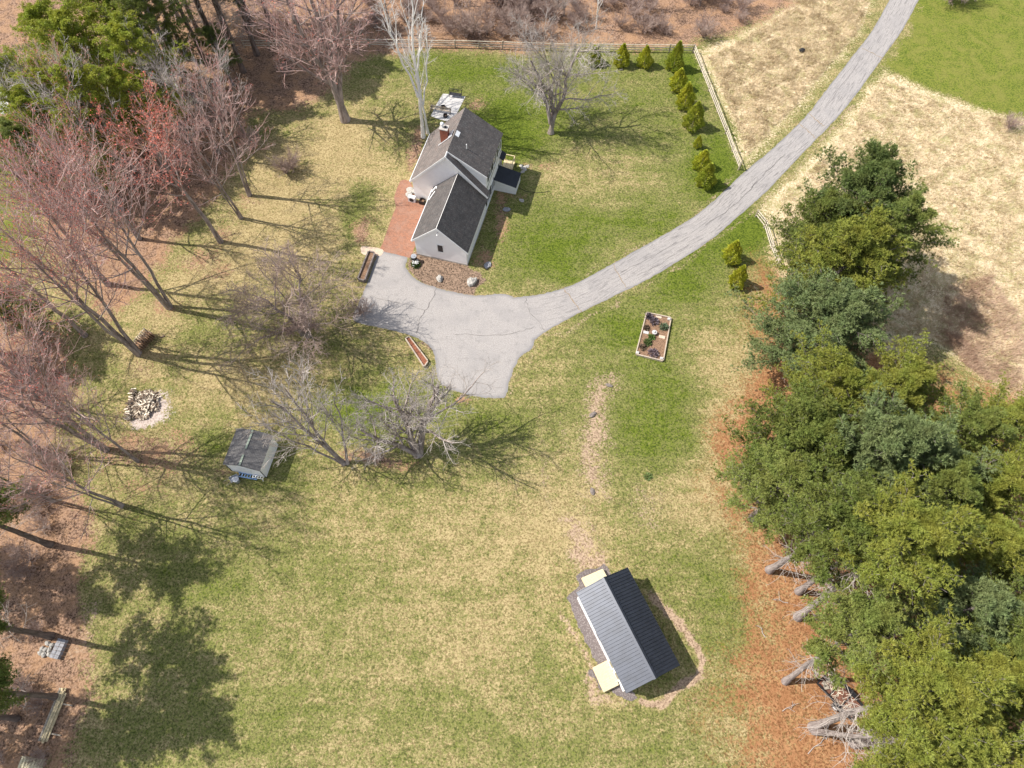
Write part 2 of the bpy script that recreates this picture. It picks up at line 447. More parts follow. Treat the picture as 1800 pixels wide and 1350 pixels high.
def cover(X, Y):
    Z = np.zeros_like(X)
    lush = Z + 0.47
    lush += poly_mask(X, Y, [(820, 90), (1220, 90), (1290, 300), (1180, 400), (1000, 500), (880, 510), (830, 470), (900, 330), (860, 220), (760, 140), (660, 110)], 3.5, 0.22)
    lush += poly_mask(X, Y, [(1010, 590), (1250, 430), (1340, 380), (1380, 470), (1300, 540), (1250, 640), (1250, 820), (1120, 880), (1080, 700), (940, 640)], 3, 0.17)
    lush += poly_mask(X, Y, [(430, 280), (620, 190), (720, 330), (640, 440), (500, 520), (330, 520), (230, 700), (460, 640), (560, 680), (420, 740), (300, 690), (130, 700), (240, 560), (380, 440)], 4, -0.32)
    lush += poly_mask(X, Y, [(220, 740), (420, 720), (420, 860), (600, 880), (760, 870), (900, 850), (960, 1000), (600, 960), (380, 930), (250, 900)], 3, -0.06)
    for x, y, rx, ry, a in ((880, 215, 6, 4.5, .75), (800, 120, 9, 3.5, .3), (890, 280, 3, 5, .3), (1270, 280, 3, 5, .6), (1215, 130, 2.5, 4, .6), (1260, 330, 3.5, 3, .5), (1100, 390, 10, 2.5, .35), (960, 440, 6, 3.5, .35), (1100, 330, 9, 4, -.12), (1030, 300, 6, 4, -.2), (960, 300, 4, 3, -.25),
                            (1150, 100, 10, 2.5, .2), (1000, 480, 6, 1.5, .2), (1310, 410, 3, 4, .75), (1230, 440, 4, 3, .5), (1180, 500, 5, 2.5, .45), (1070, 560, 4, 3, .35), (1120, 590, 2.5, 4, .25), (1150, 760, 5, 5, .3), (1200, 680, 4, 6, .25), (1220, 560, 4, 3, .1), (1000, 720, 3.5, 5, .22), (980, 650, 2, 4, -.1),
                            (880, 760, 5, 3.5, .28), (760, 720, 6, 3, .3), (640, 730, 4, 3, .4), (600, 700, 4, 2.5, .25), (560, 700, 3, 2, .15), (480, 820, 4, 3, .2), (370, 770, 2.5, 3, .35), (180, 670, 3, 3, .3), (110, 900, 2, 3, .2), (240, 900, 4, 2, .1), (390, 580, 5, 2, .15), (560, 360, 2, 2, .2), (620, 380, 2, 5, .4), (650, 350, 2, 3, .35),
                            (700, 960, 9, 4, -.04), (580, 1040, 8, 5, .14), (330, 1000, 6, 5, .22), (420, 1120, 6, 5, .12), (480, 1050, 8, 4, -.12), (760, 1160, 9, 5, -.15), (880, 1080, 7, 4, -.1), (640, 1270, 10, 4, .1), (350, 1290, 6, 4, .15), (960, 1180, 4, 4, .12), (900, 1280, 8, 4, .06), (1240, 1010, 4, 5, .15), (1290, 1140, 4, 6, .2), (1130, 930, 5, 4, .05),
                            (1230, 600, 4, 4, -.28), (1250, 740, 3, 5, -.25), (1190, 860, 6, 4, -.18), (950, 800, 4, 6, -.12), (1290, 620, 3, 5, -.2), (1110, 500, 3, 2, -.15), (820, 960, 8, 3, -.05), (1000, 900, 5, 5, -.13), (1230, 900, 4, 5, -.1), (950, 950, 6, 3, -.12), (1100, 1000, 3, 3, .1), (10, 300, 6, 12, .9), (15, 700, 3, 4, .5), (10, 1030, 3, 5, .7)):
        lush += blob_mask(X, Y, x, y, rx, ry, a)
    for dx in (-1, 1):   # mowing passes parallel with the drive
        pass
    leaf = poly_mask(X, Y, [(-400, 640), (60, 560), (130, 590), (130, 680), (90, 760), (115, 820), (150, 930), (150, 1060), (150, 1160), (165, 1240), (120, 1290), (60, 1350), (0, 1400), (-400, 1500)], 1.6)
    leaf = np.maximum(leaf, poly_mask(X, Y, [(-200, 380), (70, 400), (190, 560), (270, 500), (300, 420), (370, 360), (400, 300), (450, 200), (520, 190), (600, 150), (640, 95), (1215, 78), (1290, 60), (1400, 15), (1370, -60), (1500, -300), (-500, -400), (-500, 300)], 2.2))
    for x, y, rx, ry, a in ((250, 800, 6, 3.5, .62), (290, 545, 2.5, 2, .5), (245, 640, 3, 2, .45), (400, 410, 3, 2, .5), (440, 350, 3, 2, .45), (350, 450, 4, 2.5, .5), (380, 480, 2.5, 1.5, .45), (645, 405, 1.3, 2.5, .75), (670, 300, 1, 1, .2), (250, 860, 5, 3, .35), (130, 480, 5, 5, .5), (660, 805, 4, 1.2, .75), (600, 812, 1.5, 1, .6),
                            (210, 610, 3, 3, .1), (725, 270, 1.1, 4.5, .75), (740, 245, 1.2, 2, .7), (960, 250, 2, 2, .2), (832, 182, 1.8, 1.6, .55), (885, 380, 1.4, 5, .55), (850, 450, 1.5, 2.5, .55), (925, 296, 1.3, 1.2, .5), (905, 350, 2, 1.5, .4), (960, 292, 2.5, 1.5, .4), (660, 90, 4, 1.3, .5), (1045, 150, 1, 1, .3), (395, 820, 1.6, .8, .5), (820, 705, 1.1, .9, .6), (100, 1330, 3, 3, .5)):
        leaf = np.maximum(leaf, blob_mask(X, Y, x, y, rx, ry, a * 1.1))
    leaf *= 1 - poly_mask(X, Y, [(-300, 240), (60, 300), (60, 470), (-20, 560), (-300, 600)], 1.5)
    needle = poly_mask(X, Y, [(1335, 470), (1350, 560), (1345, 640), (1310, 720), (1275, 770), (1275, 850), (1325, 960), (1345, 1040), (1370, 1120), (1370, 1210), (1390, 1350), (1400, 1500), (2200, 1600), (2200, 700), (1700, 690), (1560, 620), (1460, 540)], 4.2, .93)
    for x, y, rx, ry, a in ((1350, 680, 4, 5, .45), (1310, 790, 3, 4, .4), (1290, 1200, 4, 6, .4), (1340, 1180, 3, 6, .55), (1340, 1330, 4, 3, .55), (1330, 1000, 2.5, 3, .45), (1320, 560, 2.5, 3, .4), (1250, 1230, 3, 3, .3), (1070, 490, 2, .8, .4), (1240, 760, 3, 6, .25)):
        needle = np.maximum(needle, needle + blob_mask(X, Y, x, y, rx, ry, a * .55))
    dry = poly_mask(X, Y, [(1232, 95), (1290, 70), (1390, 10), (1360, -90), (1560, -120), (1525, 40), (1480, 100), (1410, 185), (1310, 290), (1290, 230)], 1.9)
    dry = np.maximum(dry, poly_mask(X, Y, [(1545, 128), (1590, 140), (1640, 170), (1700, 190), (1810, 210), (2300, 330), (2300, 900), (1800, 720), (1640, 600), (1500, 640), (1400, 640), (1350, 400), (1345, 350), (1440, 262)], 1.8))
    dry = np.maximum(dry, poly_mask(X, Y, [(-100, -40), (40, -20), (70, 20), (40, 70), (-20, 90), (-100, 90)], 1.5))
    farm = poly_mask(X, Y, [(1640, -140), (1590, 65), (1548, 118), (1640, 165), (1700, 185), (1810, 208), (2400, 340), (2400, -400)], 1.5)
    farm = np.maximum(farm, poly_mask(X, Y, [(-300, 250), (30, 300), (60, 380), (30, 450), (-300, 560)], 1.0))
    dirt = poly_mask(X, Y, [(1038, 672), (1080, 668), (1074, 780), (1066, 865), (1018, 868), (1028, 760)], 1.8, 0.72)
    for ln, w, f, a in (([(1150, 1045), (1195, 1100), (1232, 1160), (1222, 1200), (1160, 1232), (1115, 1230)], .36, .35, 1.1),
                        ([(978, 1075), (1005, 1110), (1035, 1160), (1045, 1230), (1080, 1245)], .35, .5, .8), ([(1005, 975), (1030, 985), (1050, 990)], 1.0, 1.0, .75), ([(940, 760), (960, 850), (990, 930), (1020, 990)], .3, .6, .5), ([(905, 730), (930, 800)], .4, .8, .3),
                        ([(1020, 900), (1062, 990)], .3, .5, .5), ([(1240, 1180), (1235, 1240), (1190, 1260)], .3, .8, .35),
                        ([(1300, 300), (1215, 385), (1120, 440), (1010, 505), (900, 530), (840, 525)], .25, .4, .45), ([(1430, 262), (1320, 372), (1180, 470), (1050, 545), (960, 595), (900, 680)], .25, .45, .5),
                        ([(1500, 180), (1430, 255)], .3, .4, .6), ([(140, 1160), (165, 1080), (180, 1060)], .6, .9, .5)):
        dirt = np.maximum(dirt, line_mask(X, Y, ln, w, f, a))
    dirt = np.maximum(dirt, poly_mask(X, Y, [(985, 900), (1012, 900), (1064, 985), (1058, 1000), (1012, 1018), (998, 985)], .8, .62))
    for x, y, rx, ry, a in ((1140, 890, 3, 3, .4), (1740, 540, 3, 7, .42), (1700, 600, 5, 5, .38), (1130, 860, 2, 1, .4), (1255, 60, 3, 1.5, .3), (165, 1075, 2, 1.2, .5), (1000, 760, 1.5, 3, .3)):
        dirt = np.maximum(dirt, blob_mask(X, Y, x, y, rx, ry, a))
    pale = blob_mask(X, Y, 275, 705, 1.9, 2.0, 1.0) + blob_mask(X, Y, 262, 740, 1.6, .9, .6) + blob_mask(X, Y, 850, 300, .1, .1, .0)
    mulch = poly_mask(X, Y, [(716, 452), (715, 470), (733, 490), (773, 507), (833, 520), (856, 500), (850, 478), (822, 466), (735, 446)], 0.35)
    mulch = np.maximum(mulch, poly_mask(X, Y, [(745, 605), (722, 594), (735, 598), (752, 600), (764, 622), (770, 650)], 0.4))
    gravel = poly_mask(X, Y, [(1003, 1046), (1022, 1040), (1014, 1020), (1060, 994), (1072, 1012), (1100, 1200), (1106, 1225), (1090, 1234), (1062, 1214), (1055, 1222), (1030, 1174), (1048, 1160)], 0.25)
    return lush, leaf, needle, dry, dirt, farm, pale, mulch, gravel

def axis(lo, hi, step, far):
    core = np.arange(lo, hi + 1e-6, step)
    ext = []; d = step; x = hi
    while x < far: d *= 1.35; x += d; ext.append(x)
    ext2 = []; d = step; x = lo
    while x > -far: d *= 1.35; x -= d; ext2.append(x)
    return np.concatenate([ext2[::-1], core, ext])
gx = axis(-76, 76, 0.3, 2500); gy = axis(-6, 94, 0.3, 2500)
GX, GY = np.meshgrid(gx, gy)
def wav(x, y):
    return (np.sin(x * .21 + 1.3) * np.cos(y * .17) + .5 * np.sin(x * .47 + y * .39) + .3 * np.sin(x * 1.1 - y * .8) * np.sin(y * 1.3))
nx_, ny_ = len(gx), len(gy)
V = np.stack([GX.ravel(), GY.ravel(), np.zeros(nx_ * ny_)], 1)
ii = (np.arange(ny_ - 1)[:, None] * nx_ + np.arange(nx_ - 1)[None, :]).ravel()
gme = np_mesh('ground', V, np.stack([ii, ii + 1, ii + nx_ + 1, ii + nx_], 1), [M['ground']])
WX = GX + 0.7 * wav(GX * 1.7, GY * 1.9); WY = GY + 0.7 * wav(GY * 1.6 + 5, GX * 1.8)
inner = (np.abs(GX) < 140) & (GY > -60) & (GY < 170)
ch = cover(np.where(inner, WX, GX), np.where(inner, WY, GY))
one = np.ones(nx_ * ny_)
for nm, trio in (('cover_a', ch[0:3]), ('cover_b', ch[3:6]), ('cover_c', ch[6:9])):
    att = gme.attributes.new(nm, 'FLOAT_COLOR', 'POINT')
    att.data.foreach_set('color', np.stack([np.clip(c, 0, 1.4).ravel() for c in trio] + [one], 1).astype(np.float32).ravel())
ground = link(bpy.data.objects.new('ground', gme)); tag(ground, kind='structure')

# ---------------------------------------------------------------- driveway
def catmull(P, n=6, closed=False):
    P = [np.array(p, float) for p in P]; out = []
    N = len(P); rng_ = range(N if closed else N - 1)
    for i in rng_:
        p0 = P[(i - 1) % N] if (closed or i > 0) else P[0]; p1 = P[i]; p2 = P[(i + 1) % N]
        p3 = P[(i + 2) % N] if (closed or i + 2 < N) else P[-1]
        for j in range(n):
            t = j / n
            out.append(0.5 * ((2 * p1) + (-p0 + p2) * t + (2 * p0 - 5 * p1 + 4 * p2 - p3) * t * t + (-p0 + 3 * p1 - 3 * p2 + p3) * t ** 3))
    if not closed: out.append(P[-1])
    return out
Lp = [(1612, -90), (1563, 0), (1533, 53), (1500, 97), (1453, 157), (1420, 200), (1367, 253), (1300, 310), (1250, 357), (1200, 393), (1100, 450), (1050, 478), (1000, 503), (950, 517), (900, 523)]
Rp = [(1664, -90), (1615, 0), (1588, 50), (1553, 100), (1500, 173), (1462, 217), (1411, 270), (1350, 334), (1295, 383), (1245, 425), (1150, 485), (1096, 513), (1020, 550), (970, 577), (936, 600)]
Lw = catmull([at(*p) for p in Lp], 8); Rw = catmull([at(*p) for p in Rp], 8)
rgj = random.Random(4)
S = len(Lw); W = 13
verts = []; uvs = []; wear = []; edge = []
sacc = 0.0
for i in range(S):
    if i: sacc += float(np.linalg.norm((Lw[i] + Rw[i] - Lw[i - 1] - Rw[i - 1]) / 2))
    jl, jr = rgj.uniform(-.05, .05), rgj.uniform(-.05, .05)
    for j in range(W):
        t = j / (W - 1)
        q = Lw[i] * (1 - t) + Rw[i] * t
        d = (Rw[i] - Lw[i]); d = d / np.linalg.norm(d)
        if j == 0: q = q + d * jl
        if j == W - 1: q = q + d * jr
        verts.append((q[0], q[1], 0.012)); uvs.append((t * float(np.linalg.norm(Rw[i] - Lw[i])), sacc))
        wear.append(max(0.0, min(1.0, (S - 1 - i) / 16.0))); edge.append(max(0.0, 1 - min(t, 1 - t) * 7))
idx = (np.arange(S - 1)[:, None] * W + np.arange(W - 1)[None, :]).ravel()
dme = np_mesh('driveway', verts, np.stack([idx, idx + W, idx + W + 1, idx + 1], 1), [M['asphalt']])
uvl = dme.uv_layers.new(name='UVMap')
li = np.zeros(len(dme.loops), np.int32); dme.loops.foreach_get('vertex_index', li)
uvl.data.foreach_set('uv', np.array(uvs, np.float32)[li].ravel())
for nm, vals in (('wear', wear), ('edge', edge)):
    a_ = dme.attributes.new(nm, 'FLOAT', 'POINT'); a_.data.foreach_set('value', np.array(vals, np.float32))
tag(link(bpy.data.objects.new('driveway', dme)), kind='structure')
apron_px = [(904, 522), (940, 599), (913, 630), (897, 667), (891, 693), (880, 700), (840, 698), (787, 683), (768, 663), (763, 623), (747, 603), (713, 587), (660, 575), (628, 567), (620, 557), (633, 525), (647, 493), (660, 455), (668, 441), (692, 446), (716, 452), (714, 470), (732, 491), (773, 507), (833, 519)]
def sheet(name, px, z, mat, sub=0.7, jit=0.04, edge_w=0.9, smooth_n=4, seed=1):
    """flat sheet with a fine triangulated interior and an 'edge' attribute"""
    rg = random.Random(seed)
    P = catmull([at(*p)[:2] for p in px], smooth_n, True)
    P = [(p[0] + rg.uniform(-jit, jit), p[1] + rg.uniform(-jit, jit)) for p in P]
    from mathutils.geometry import delaunay_2d_cdt
    n = len(P); pts = [Vector(p) for p in P]; arr = np.array(P)
    x0, y0 = arr.min(0); x1, y1 = arr.max(0)
    XX, YY = np.meshgrid(np.arange(x0, x1, sub), np.arange(y0, y1, sub))
    dd = seg_dist(XX, YY, P)
    for x, y in zip(XX[dd > sub * .5], YY[dd > sub * .5]): pts.append(Vector((x, y)))
    vs, es, fs, *_ = delaunay_2d_cdt(pts, [], [list(range(n))], 1, 1e-5)
    me = bpy.data.meshes.new(name)
    me.from_pydata([(v.x, v.y, z) for v in vs], [], [list(f) for f in fs])
    me.materials.append(mat)
    D = seg_dist(np.array([v.x for v in vs]), np.array([v.y for v in vs]), P)
    a_ = me.attributes.new('edge', 'FLOAT', 'POINT'); a_.data.foreach_set('value', np.clip(1 - np.abs(D) / edge_w, 0, 1).astype(np.float32))
    b_ = me.attributes.new('wear', 'FLOAT', 'POINT'); b_.data.foreach_set('value', np.zeros(len(vs), np.float32))
    me.update()
    if len(me.polygons) and me.polygons[0].normal.z < 0: me.flip_normals()
    return link(bpy.data.objects.new(name, me))
tag(sheet('parking_apron', apron_px, 0.008, M['asphalt']), kind='structure')
brick_px = [(704, 318), (719, 318), (726, 330), (731, 352), (747, 356), (742, 390), (731, 430), (721, 452), (716, 452), (692, 446), (669, 440), (673, 427), (690, 378), (696, 364), (693, 347)]
tag(sheet('brick_path', brick_px, 0.016, M['brickpath'], smooth_n=2, jit=0.02), kind='structure')
tag(sheet('stone_pad', [(634, 437), (640, 433), (672, 438), (669, 449), (640, 448)], 0.020, M['paver'], smooth_n=3, sub=.5), kind='structure')
def ribbon(name, px, w, mat, z=0.022, seed=0, wob=0.12):
    rg = random.Random(seed)
    P = catmull([at(*p) for p in px], 7); mb = MB(); prev = None
    for i, p in enumerate(P):
        a = P[max(0, i - 1)]; b = P[min(len(P) - 1, i + 1)]; d = b - a; d = d / (np.linalg.norm(d) + 1e-9)
        nrm = np.array([-d[1], d[0], 0]); o = nrm * rg.uniform(-wob, wob); ww = w * rg.uniform(.35, 1.2) / 2
        l, r = p + o - nrm * ww, p + o + nrm * ww
        if prev: mb.face([(prev[0][0], prev[0][1], z), (prev[1][0], prev[1][1], z), (r[0], r[1], z), (l[0], l[1], z)])
        prev = (l, r)
    return tag(mb.build(name, mat), kind='structure')
for i, (pl_, w_, mt_) in enumerate((([(1421, 199), (1434, 211), (1448, 222)], .13, 'crack'), ([(1403, 217), (1420, 230), (1434, 243)], .13, 'crack'), ([(1515, 85), (1532, 93), (1553, 103)], .12, 'crack'),
        ([(990, 505), (1003, 524), (1022, 549)], .12, 'crack'), ([(768, 506), (755, 535), (738, 560), (732, 586)], .08, 'crack_dark'), ([(924, 524), (930, 545), (958, 580)], .05, 'crack_dark'), ([(1078, 465), (1100, 505)], .08, 'crack'),
        ([(650, 520), (690, 530), (748, 545)], .04, 'crack_dark'), ([(800, 587), (850, 589), (900, 586), (940, 575)], .04, 'crack_dark'), ([(1090, 478), (1140, 455), (1190, 425)], .04, 'crack_dark'), ([(1240, 395), (1290, 362), (1340, 310), (1380, 270)], .08, 'crack_dark'), ([(1120, 485), (1170, 458), (1210, 430)], .04, 'crack_dark'),
        ([(1450, 190), (1490, 135), (1520, 95)], .04, 'crack_dark'))):
    ribbon('pavement_crack', pl_, w_, M[mt_], seed=i, z=0.022 + 0.0004 * i)
# white lane and garden strip seen past the trees, upper left corner
tag(sheet('gravel_road', [(-120, 40), (-30, 118), (2, 140), (12, 165), (14, 190), (0, 200), (-60, 160), (-160, 80)], 0.01, M['white_stone'], sub=1.5), kind='structure')
# ---------------------------------------------------------------- the farmhouse
HA = R(-15.0)
HP = Vector((math.cos(HA), math.sin(HA), 0)); HE = Vector((-math.sin(HA), math.cos(HA), 0))
P0, E0 = -23.5, 57.5
house = empty('farmhouse', HP * P0 + HE * E0, HA, 'white clapboard farmhouse with grey shingle roofs, brick chimney and lower attached garage wing', 'house')
def L(p, e, z): return (p - P0, e - E0, z)
def roof_slab(mb, a, b, c, d, th=0.12):
    """slab between eave edge a-b and ridge edge d-c (a,b low; c,d high); uv in metres"""
    a, b, c, d = map(Vector, (a, b, c, d))
    u = (b - a).length; v = (d - a).length
    n = (b - a).cross(d - a).normalized() * th
    mb.cur = 0
    if n.z < 0: n = -n
    top = [a, b, c, d]; low = [q - n for q in top]
    mb.face(top, [(0, 0), (u, 0), (u, v), (0, v)])
    mb.cur = 1
    mb.face([low[3], low[2], low[1], low[0]])
    for i in range(4):
        j = (i + 1) % 4
        mb.face([top[j], top[i], low[i], low[j]])
    mb.cur = 0
pR, zR, zE = -23.35, 9.0, 3.42          # main ridge
pW, pE_ = -28.47, -18.30
slope = (zR - zE) / (pR - pW)
# walls of the main block
mb = MB(); eS, eN = 56.95, 64.7
w0, w1 = -28.25, -18.75
zW = zE + (w0 - pW) * slope - .16
mb.face([L(w0, eS, 0), L(w1, eS, 0), L(w1, eS, zW), L(pR, eS, zR - .16), L(w0, eS, zW)])
mb.face([L(w1, eN, 0), L(w0, eN, 0), L(w0, eN, zW), L(pR, eN, zR - .16), L(w1, eN, zW)])
mb.face([L(w0, eN, 0), L(w0, eS, 0), L(w0, eS, zW), L(w0, eN, zW)])
mb.face([L(w1, eS, 0), L(w1, eN, 0), L(w1, eN, zW), L(w1, eS, zW)])
mb.build('wall', M['siding'], house)
# shed dormer running nearly the whole east side
zD = 6.0; dS, dN = 57.72, 64.72
pd = -18.75
mb = MB()
ztop = zD + 0.05 - .14
sl2 = (zR - zD) / (pR - (-18.60))      # negative slope
def zdr(p): return zR + (p - pR) * sl2 - .15
def zmain(p): return zR - (p - pR) * slope
mb.face([L(pd, dS, zmain(pd) - .3), L(pd, dN, zmain(pd) - .3), L(pd, dN, zdr(pd)), L(pd, dS, zdr(pd))])
mb.face([L(pR, dS, zR - .16), L(pd, dS, zmain(pd) - .3), L(pd, dS, zdr(pd))])
mb.face([L(pR, dN, zR - .16), L(pd, dN, zdr(pd)), L(pd, dN, zmain(pd) - .3)])
mb.build('dormer_wall', M['siding'], house)
mb = MB()
roof_slab(mb, L(pW, 65.0, zE), L(pW, 56.72, zE), L(pR, 56.72, zR), L(pR, 65.0, zR))
roof_slab(mb, L(pE_, 56.72, zE), L(pE_, 57.70, zE), L(pR, 57.70, zR - .004), L(pR, 56.72, zR - .004))
mb.build('roof', [M['shingle'], M['white']], house)
mb = MB()
roof_slab(mb, L(-18.56, 57.55, zD - .02), L(-18.56, 65.003, zD - .02), L(pR, 65.003, zR + .004), L(pR, 57.55, zR + .004))
mb.build('dormer_roof', [M['shingle_dark'], M['white']], house)
# garage wing
gW, gE, gR, gzE, gzR = -25.5, -18.42, -22.02, 2.95, 6.35
gs = (gzR - gzE) / (gR - gW)
a0, a1, gS, gN = -25.2, -18.7, 48.55, 57.0
mb = MB()
zg = gzE + (a0 - gW) * gs - .15; zg1 = gzR - (a1 - gR) * gs - .15
mb.face([L(a0, gS, 0), L(a1, gS, 0), L(a1, gS, zg1), L(gR, gS, gzR - .15), L(a0, gS, zg)])
mb.face([L(a0, gN, 0), L(a0, gS, 0), L(a0, gS, zg), L(a0, gN, zg)])
mb.face([L(a1, gS, 0), L(a1, gN, 0), L(a1, gN, zg1), L(a1, gS, zg1)])
mb.build('garage_wall', M['siding'], house)
mb = MB()
roof_slab(mb, L(gW, 57.0, gzE), L(gW, 48.35, gzE), L(gR, 48.35, gzR), L(gR, 57.0, gzR))
roof_slab(mb, L(gE, 48.35, gzR - (gE - gR) * gs), L(gE, 57.1, gzR - (gE - gR) * gs), L(gR, 57.1, gzR + .003), L(gR, 48.35, gzR + .003))
mb.build('garage_roof', [M['shingle_dark'], M['white']], house)
# trim boards: rakes and fascias
def rake(p0, z0, p1, z1, e, name='rake_board'):
    m_ = MB(); m_.beam(L(p0, e, z0 - .12), L(p1, e, z1 - .12), .05, .24); return m_.build(name, M['white'], house)
rake(pW, zE, pR, zR, 56.69); rake(pR, zR, pE_, zE, 56.69)
rake(gW, gzE, gR, gzR, 48.32); rake(gR, gzR, gE, gzR - (gE - gR) * gs, 48.32)
rake(pR, zR, -18.56, zD, 57.52)
m_ = MB(); m_.beam(L(gW - .03, 48.35, gzE - .05), L(gW - .03, 56.6, gzE - .05), .10, .10); m_.build('gutter', M['white_metal'], house)
m_ = MB(); m_.beam(L(pW - .03, 56.75, zE - .05), L(pW - .03, 65, zE - .05), .10, .10); m_.build('gutter', M['white_metal'], house)
m_ = MB()   # white conduit bracket lying at the garage eave
m_.beam(L(-25.35, 55.9, 3.25), L(-24.85, 56.5, 3.75), .12, .06); m_.beam(L(-24.85, 56.5, 3.75), L(-24.75, 56.1, 3.8), .12, .06); m_.beam(L(-25.3, 54.6, 3.25), L(-24.8, 55.7, 3.75), .08, .05)
m_.build('roof_flashing', M['white'], house)
def window(p, e, z, w, h, face, shutters=False):
    fx = {'S': (1, 0), 'E': (0, 1), 'W': (0, 1)}[face]; out = {'S': (0, -1), 'E': (1, 0), 'W': (-1, 0)}[face]
    def B(m_, dw, dz, sw, sh, o, t):
        c = L(p + fx[0] * dw + out[0] * o, e + fx[1] * dw + out[1] * o, z + dz)
        m_.box(c, (sw if fx[0] else t, sw if fx[1] else t, sh))
    m_ = MB()
    for s in (-1, 1):
        B(m_, s * (w / 2 + .05), 0, .1, h + .2, .03, .07); B(m_, 0, s * (h / 2 + .05), w, .1, .03, .07)
    if shutters: B(m_, 0, 0, w, .04, .022, .05)
    fr = m_.build('window', M['white'], house)
    g_ = MB(); B(g_, 0, 0, w, h, .012, .03); g_.build('pane', M['glass'], fr)
    if shutters:
        for s in (-1, 1):
            q = MB(); B(q, s * (w / 2 + .32), 0, .36, h + .1, .03, .05); q.build('shutter', M['black'], fr)
window(-21.95, 48.55, 2.35, .66, 1.3, 'S')
for e in (59.2, 61.2, 63.4): window(-18.75, e, 4.9, .75, 1.15, 'E', True)
for e in (58.1, 60.1, 63.9): window(-18.75, e, 1.7, .75, 1.25, 'E', True)
m_ = MB(); m_.box(L(-22.02, 48.48, 5.35), (.18, .14, .22)); m_.tube(L(-22.02, 48.40, 5.25), L(-22.02, 48.3, 5.1), .09, .12, 8); m_.build('wall_lamp', M['white'], house)
# chimney
ch_ = MB(); cp, ce = -24.7, 60.75
ch_.box(L(cp, ce, 7.75), (.95, .75, 3.1)); chim = ch_.build('chimney', M['brick'], house)
m_ = MB(); m_.box(L(cp, ce, 9.36), (1.1, .9, .12)); m_.build('chimney_cap', M['concrete'], chim)
m_ = MB(); m_.tube(L(cp + .18, ce, 9.42), L(cp + .18, ce, 9.6), .13, .13, 10); m_.build('flue', M['dark_metal'], chim)
m_ = MB(); m_.tube(L(cp - .2, ce, 9.42), L(cp - .2, ce, 9.75), .13, .12, 10); m_.blob(L(cp - .2, ce, 9.88), .24, 3, .05); m_.build('flue_cowl', M['white_metal'], chim)
m_ = MB()
m_.box(L(-23.9, ce, 8.62), (.7, .95, .04), M=Matrix.Rotation(-math.atan(slope), 3, 'Y'))
m_.box(L(-23.02, ce, 8.82), (.5, .8, .03), M=Matrix.Rotation(math.atan(-sl2), 3, 'Y'))
m_.beam(L(-25.5, ce - .5, 6.78), L(-23.6, ce - .5, 8.85), .1, .05)
m_.build('chimney_flashing', M['white_metal'], chim)
m_ = MB(); m_.tube(L(-21.6, 59.6, 7.4), L(-21.6, 59.6, 8.6), .06, .06, 8); m_.build('vent_pipe', M['white'], house)
# bulkhead lean-to on the east wall
m_ = MB()
b0, b1, bs, bn, bz0, bz1 = -18.74, -15.85, 60.95, 63.35, 1.95, 1.35
m_.face([L(b0, bs, 0), L(b1, bs, 0), L(b1, bs, bz1), L(b0, bs, bz0)])
m_.face([L(b1, bs, 0), L(b1, bn, 0), L(b1, bn, bz1), L(b1, bs, bz1)])
m_.face([L(b1, bn, 0), L(b0, bn, 0), L(b0, bn, bz0), L(b1, bn, bz1)])
ann = m_.build('bulkhead', M['white'], house)
m_ = MB(); roof_slab(m_, L(b1 + .1, bs - .12, bz1), L(b1 + .1, bn + .1, bz1), L(b0, bn + .1, bz0 + .05), L(b0, bs - .12, bz0 + .05), .07); m_.build('bulkhead_roof', [M['black_roof'], M['white']], ann)
m_ = MB()   # side landing with rail
m_.box(L(-18.0, 65.0, .35), (1.45, 2.2, .1)); 
for q in ((-17.3, 64.0), (-17.3, 66.0), (-18.6, 66.0)): m_.box(L(q[0], q[1], .7), (.1, .1, 1.4))
m_.beam(L(-17.3, 64.0, 1.4), L(-17.3, 66.0, 1.4), .1, .08); m_.beam(L(-17.3, 66.0, 1.4), L(-18.6, 66.0, 1.4), .1, .08)
m_.build('side_landing', M['pallet'], house)
m_ = MB(); m_.box(L(-18.45, 64.3, 2.9), (.7, 1.3, .1), M=Matrix.Rotation(R(25), 3, 'Y')); m_.build('door_hood', M['black_roof'], house)
m_ = MB(); m_.box(L(-25.24, 50.6, 1.1), (.05, 2.4, 2.2)); m_.box(L(-25.24, 54.0, 1.1), (.05, 2.4, 2.2)); m_.build('garage_door', M['white'], house)
for z in (0.12,):
    for c_, d_ in ((L(-22, 48.54, z), (6.52, .03, .24)), (L(-18.685, 53, z), (.03, 8.9, .24)), (L(-28.265, 60.8, z), (.03, 7.7, .24))):
        m_ = MB(); m_.box(c_, d_); m_.build('foundation', M['concrete'], house)

# ---------------------------------------------------------------- small things round the house
def thing_mb(name, mb, mat, loc, label, cat, group=None, rz=0.0, smooth=False):
    o = mb.build(name, mat, None, smooth); o.location = loc; o.rotation_euler = (0, 0, rz); return tag(o, label, cat, group)
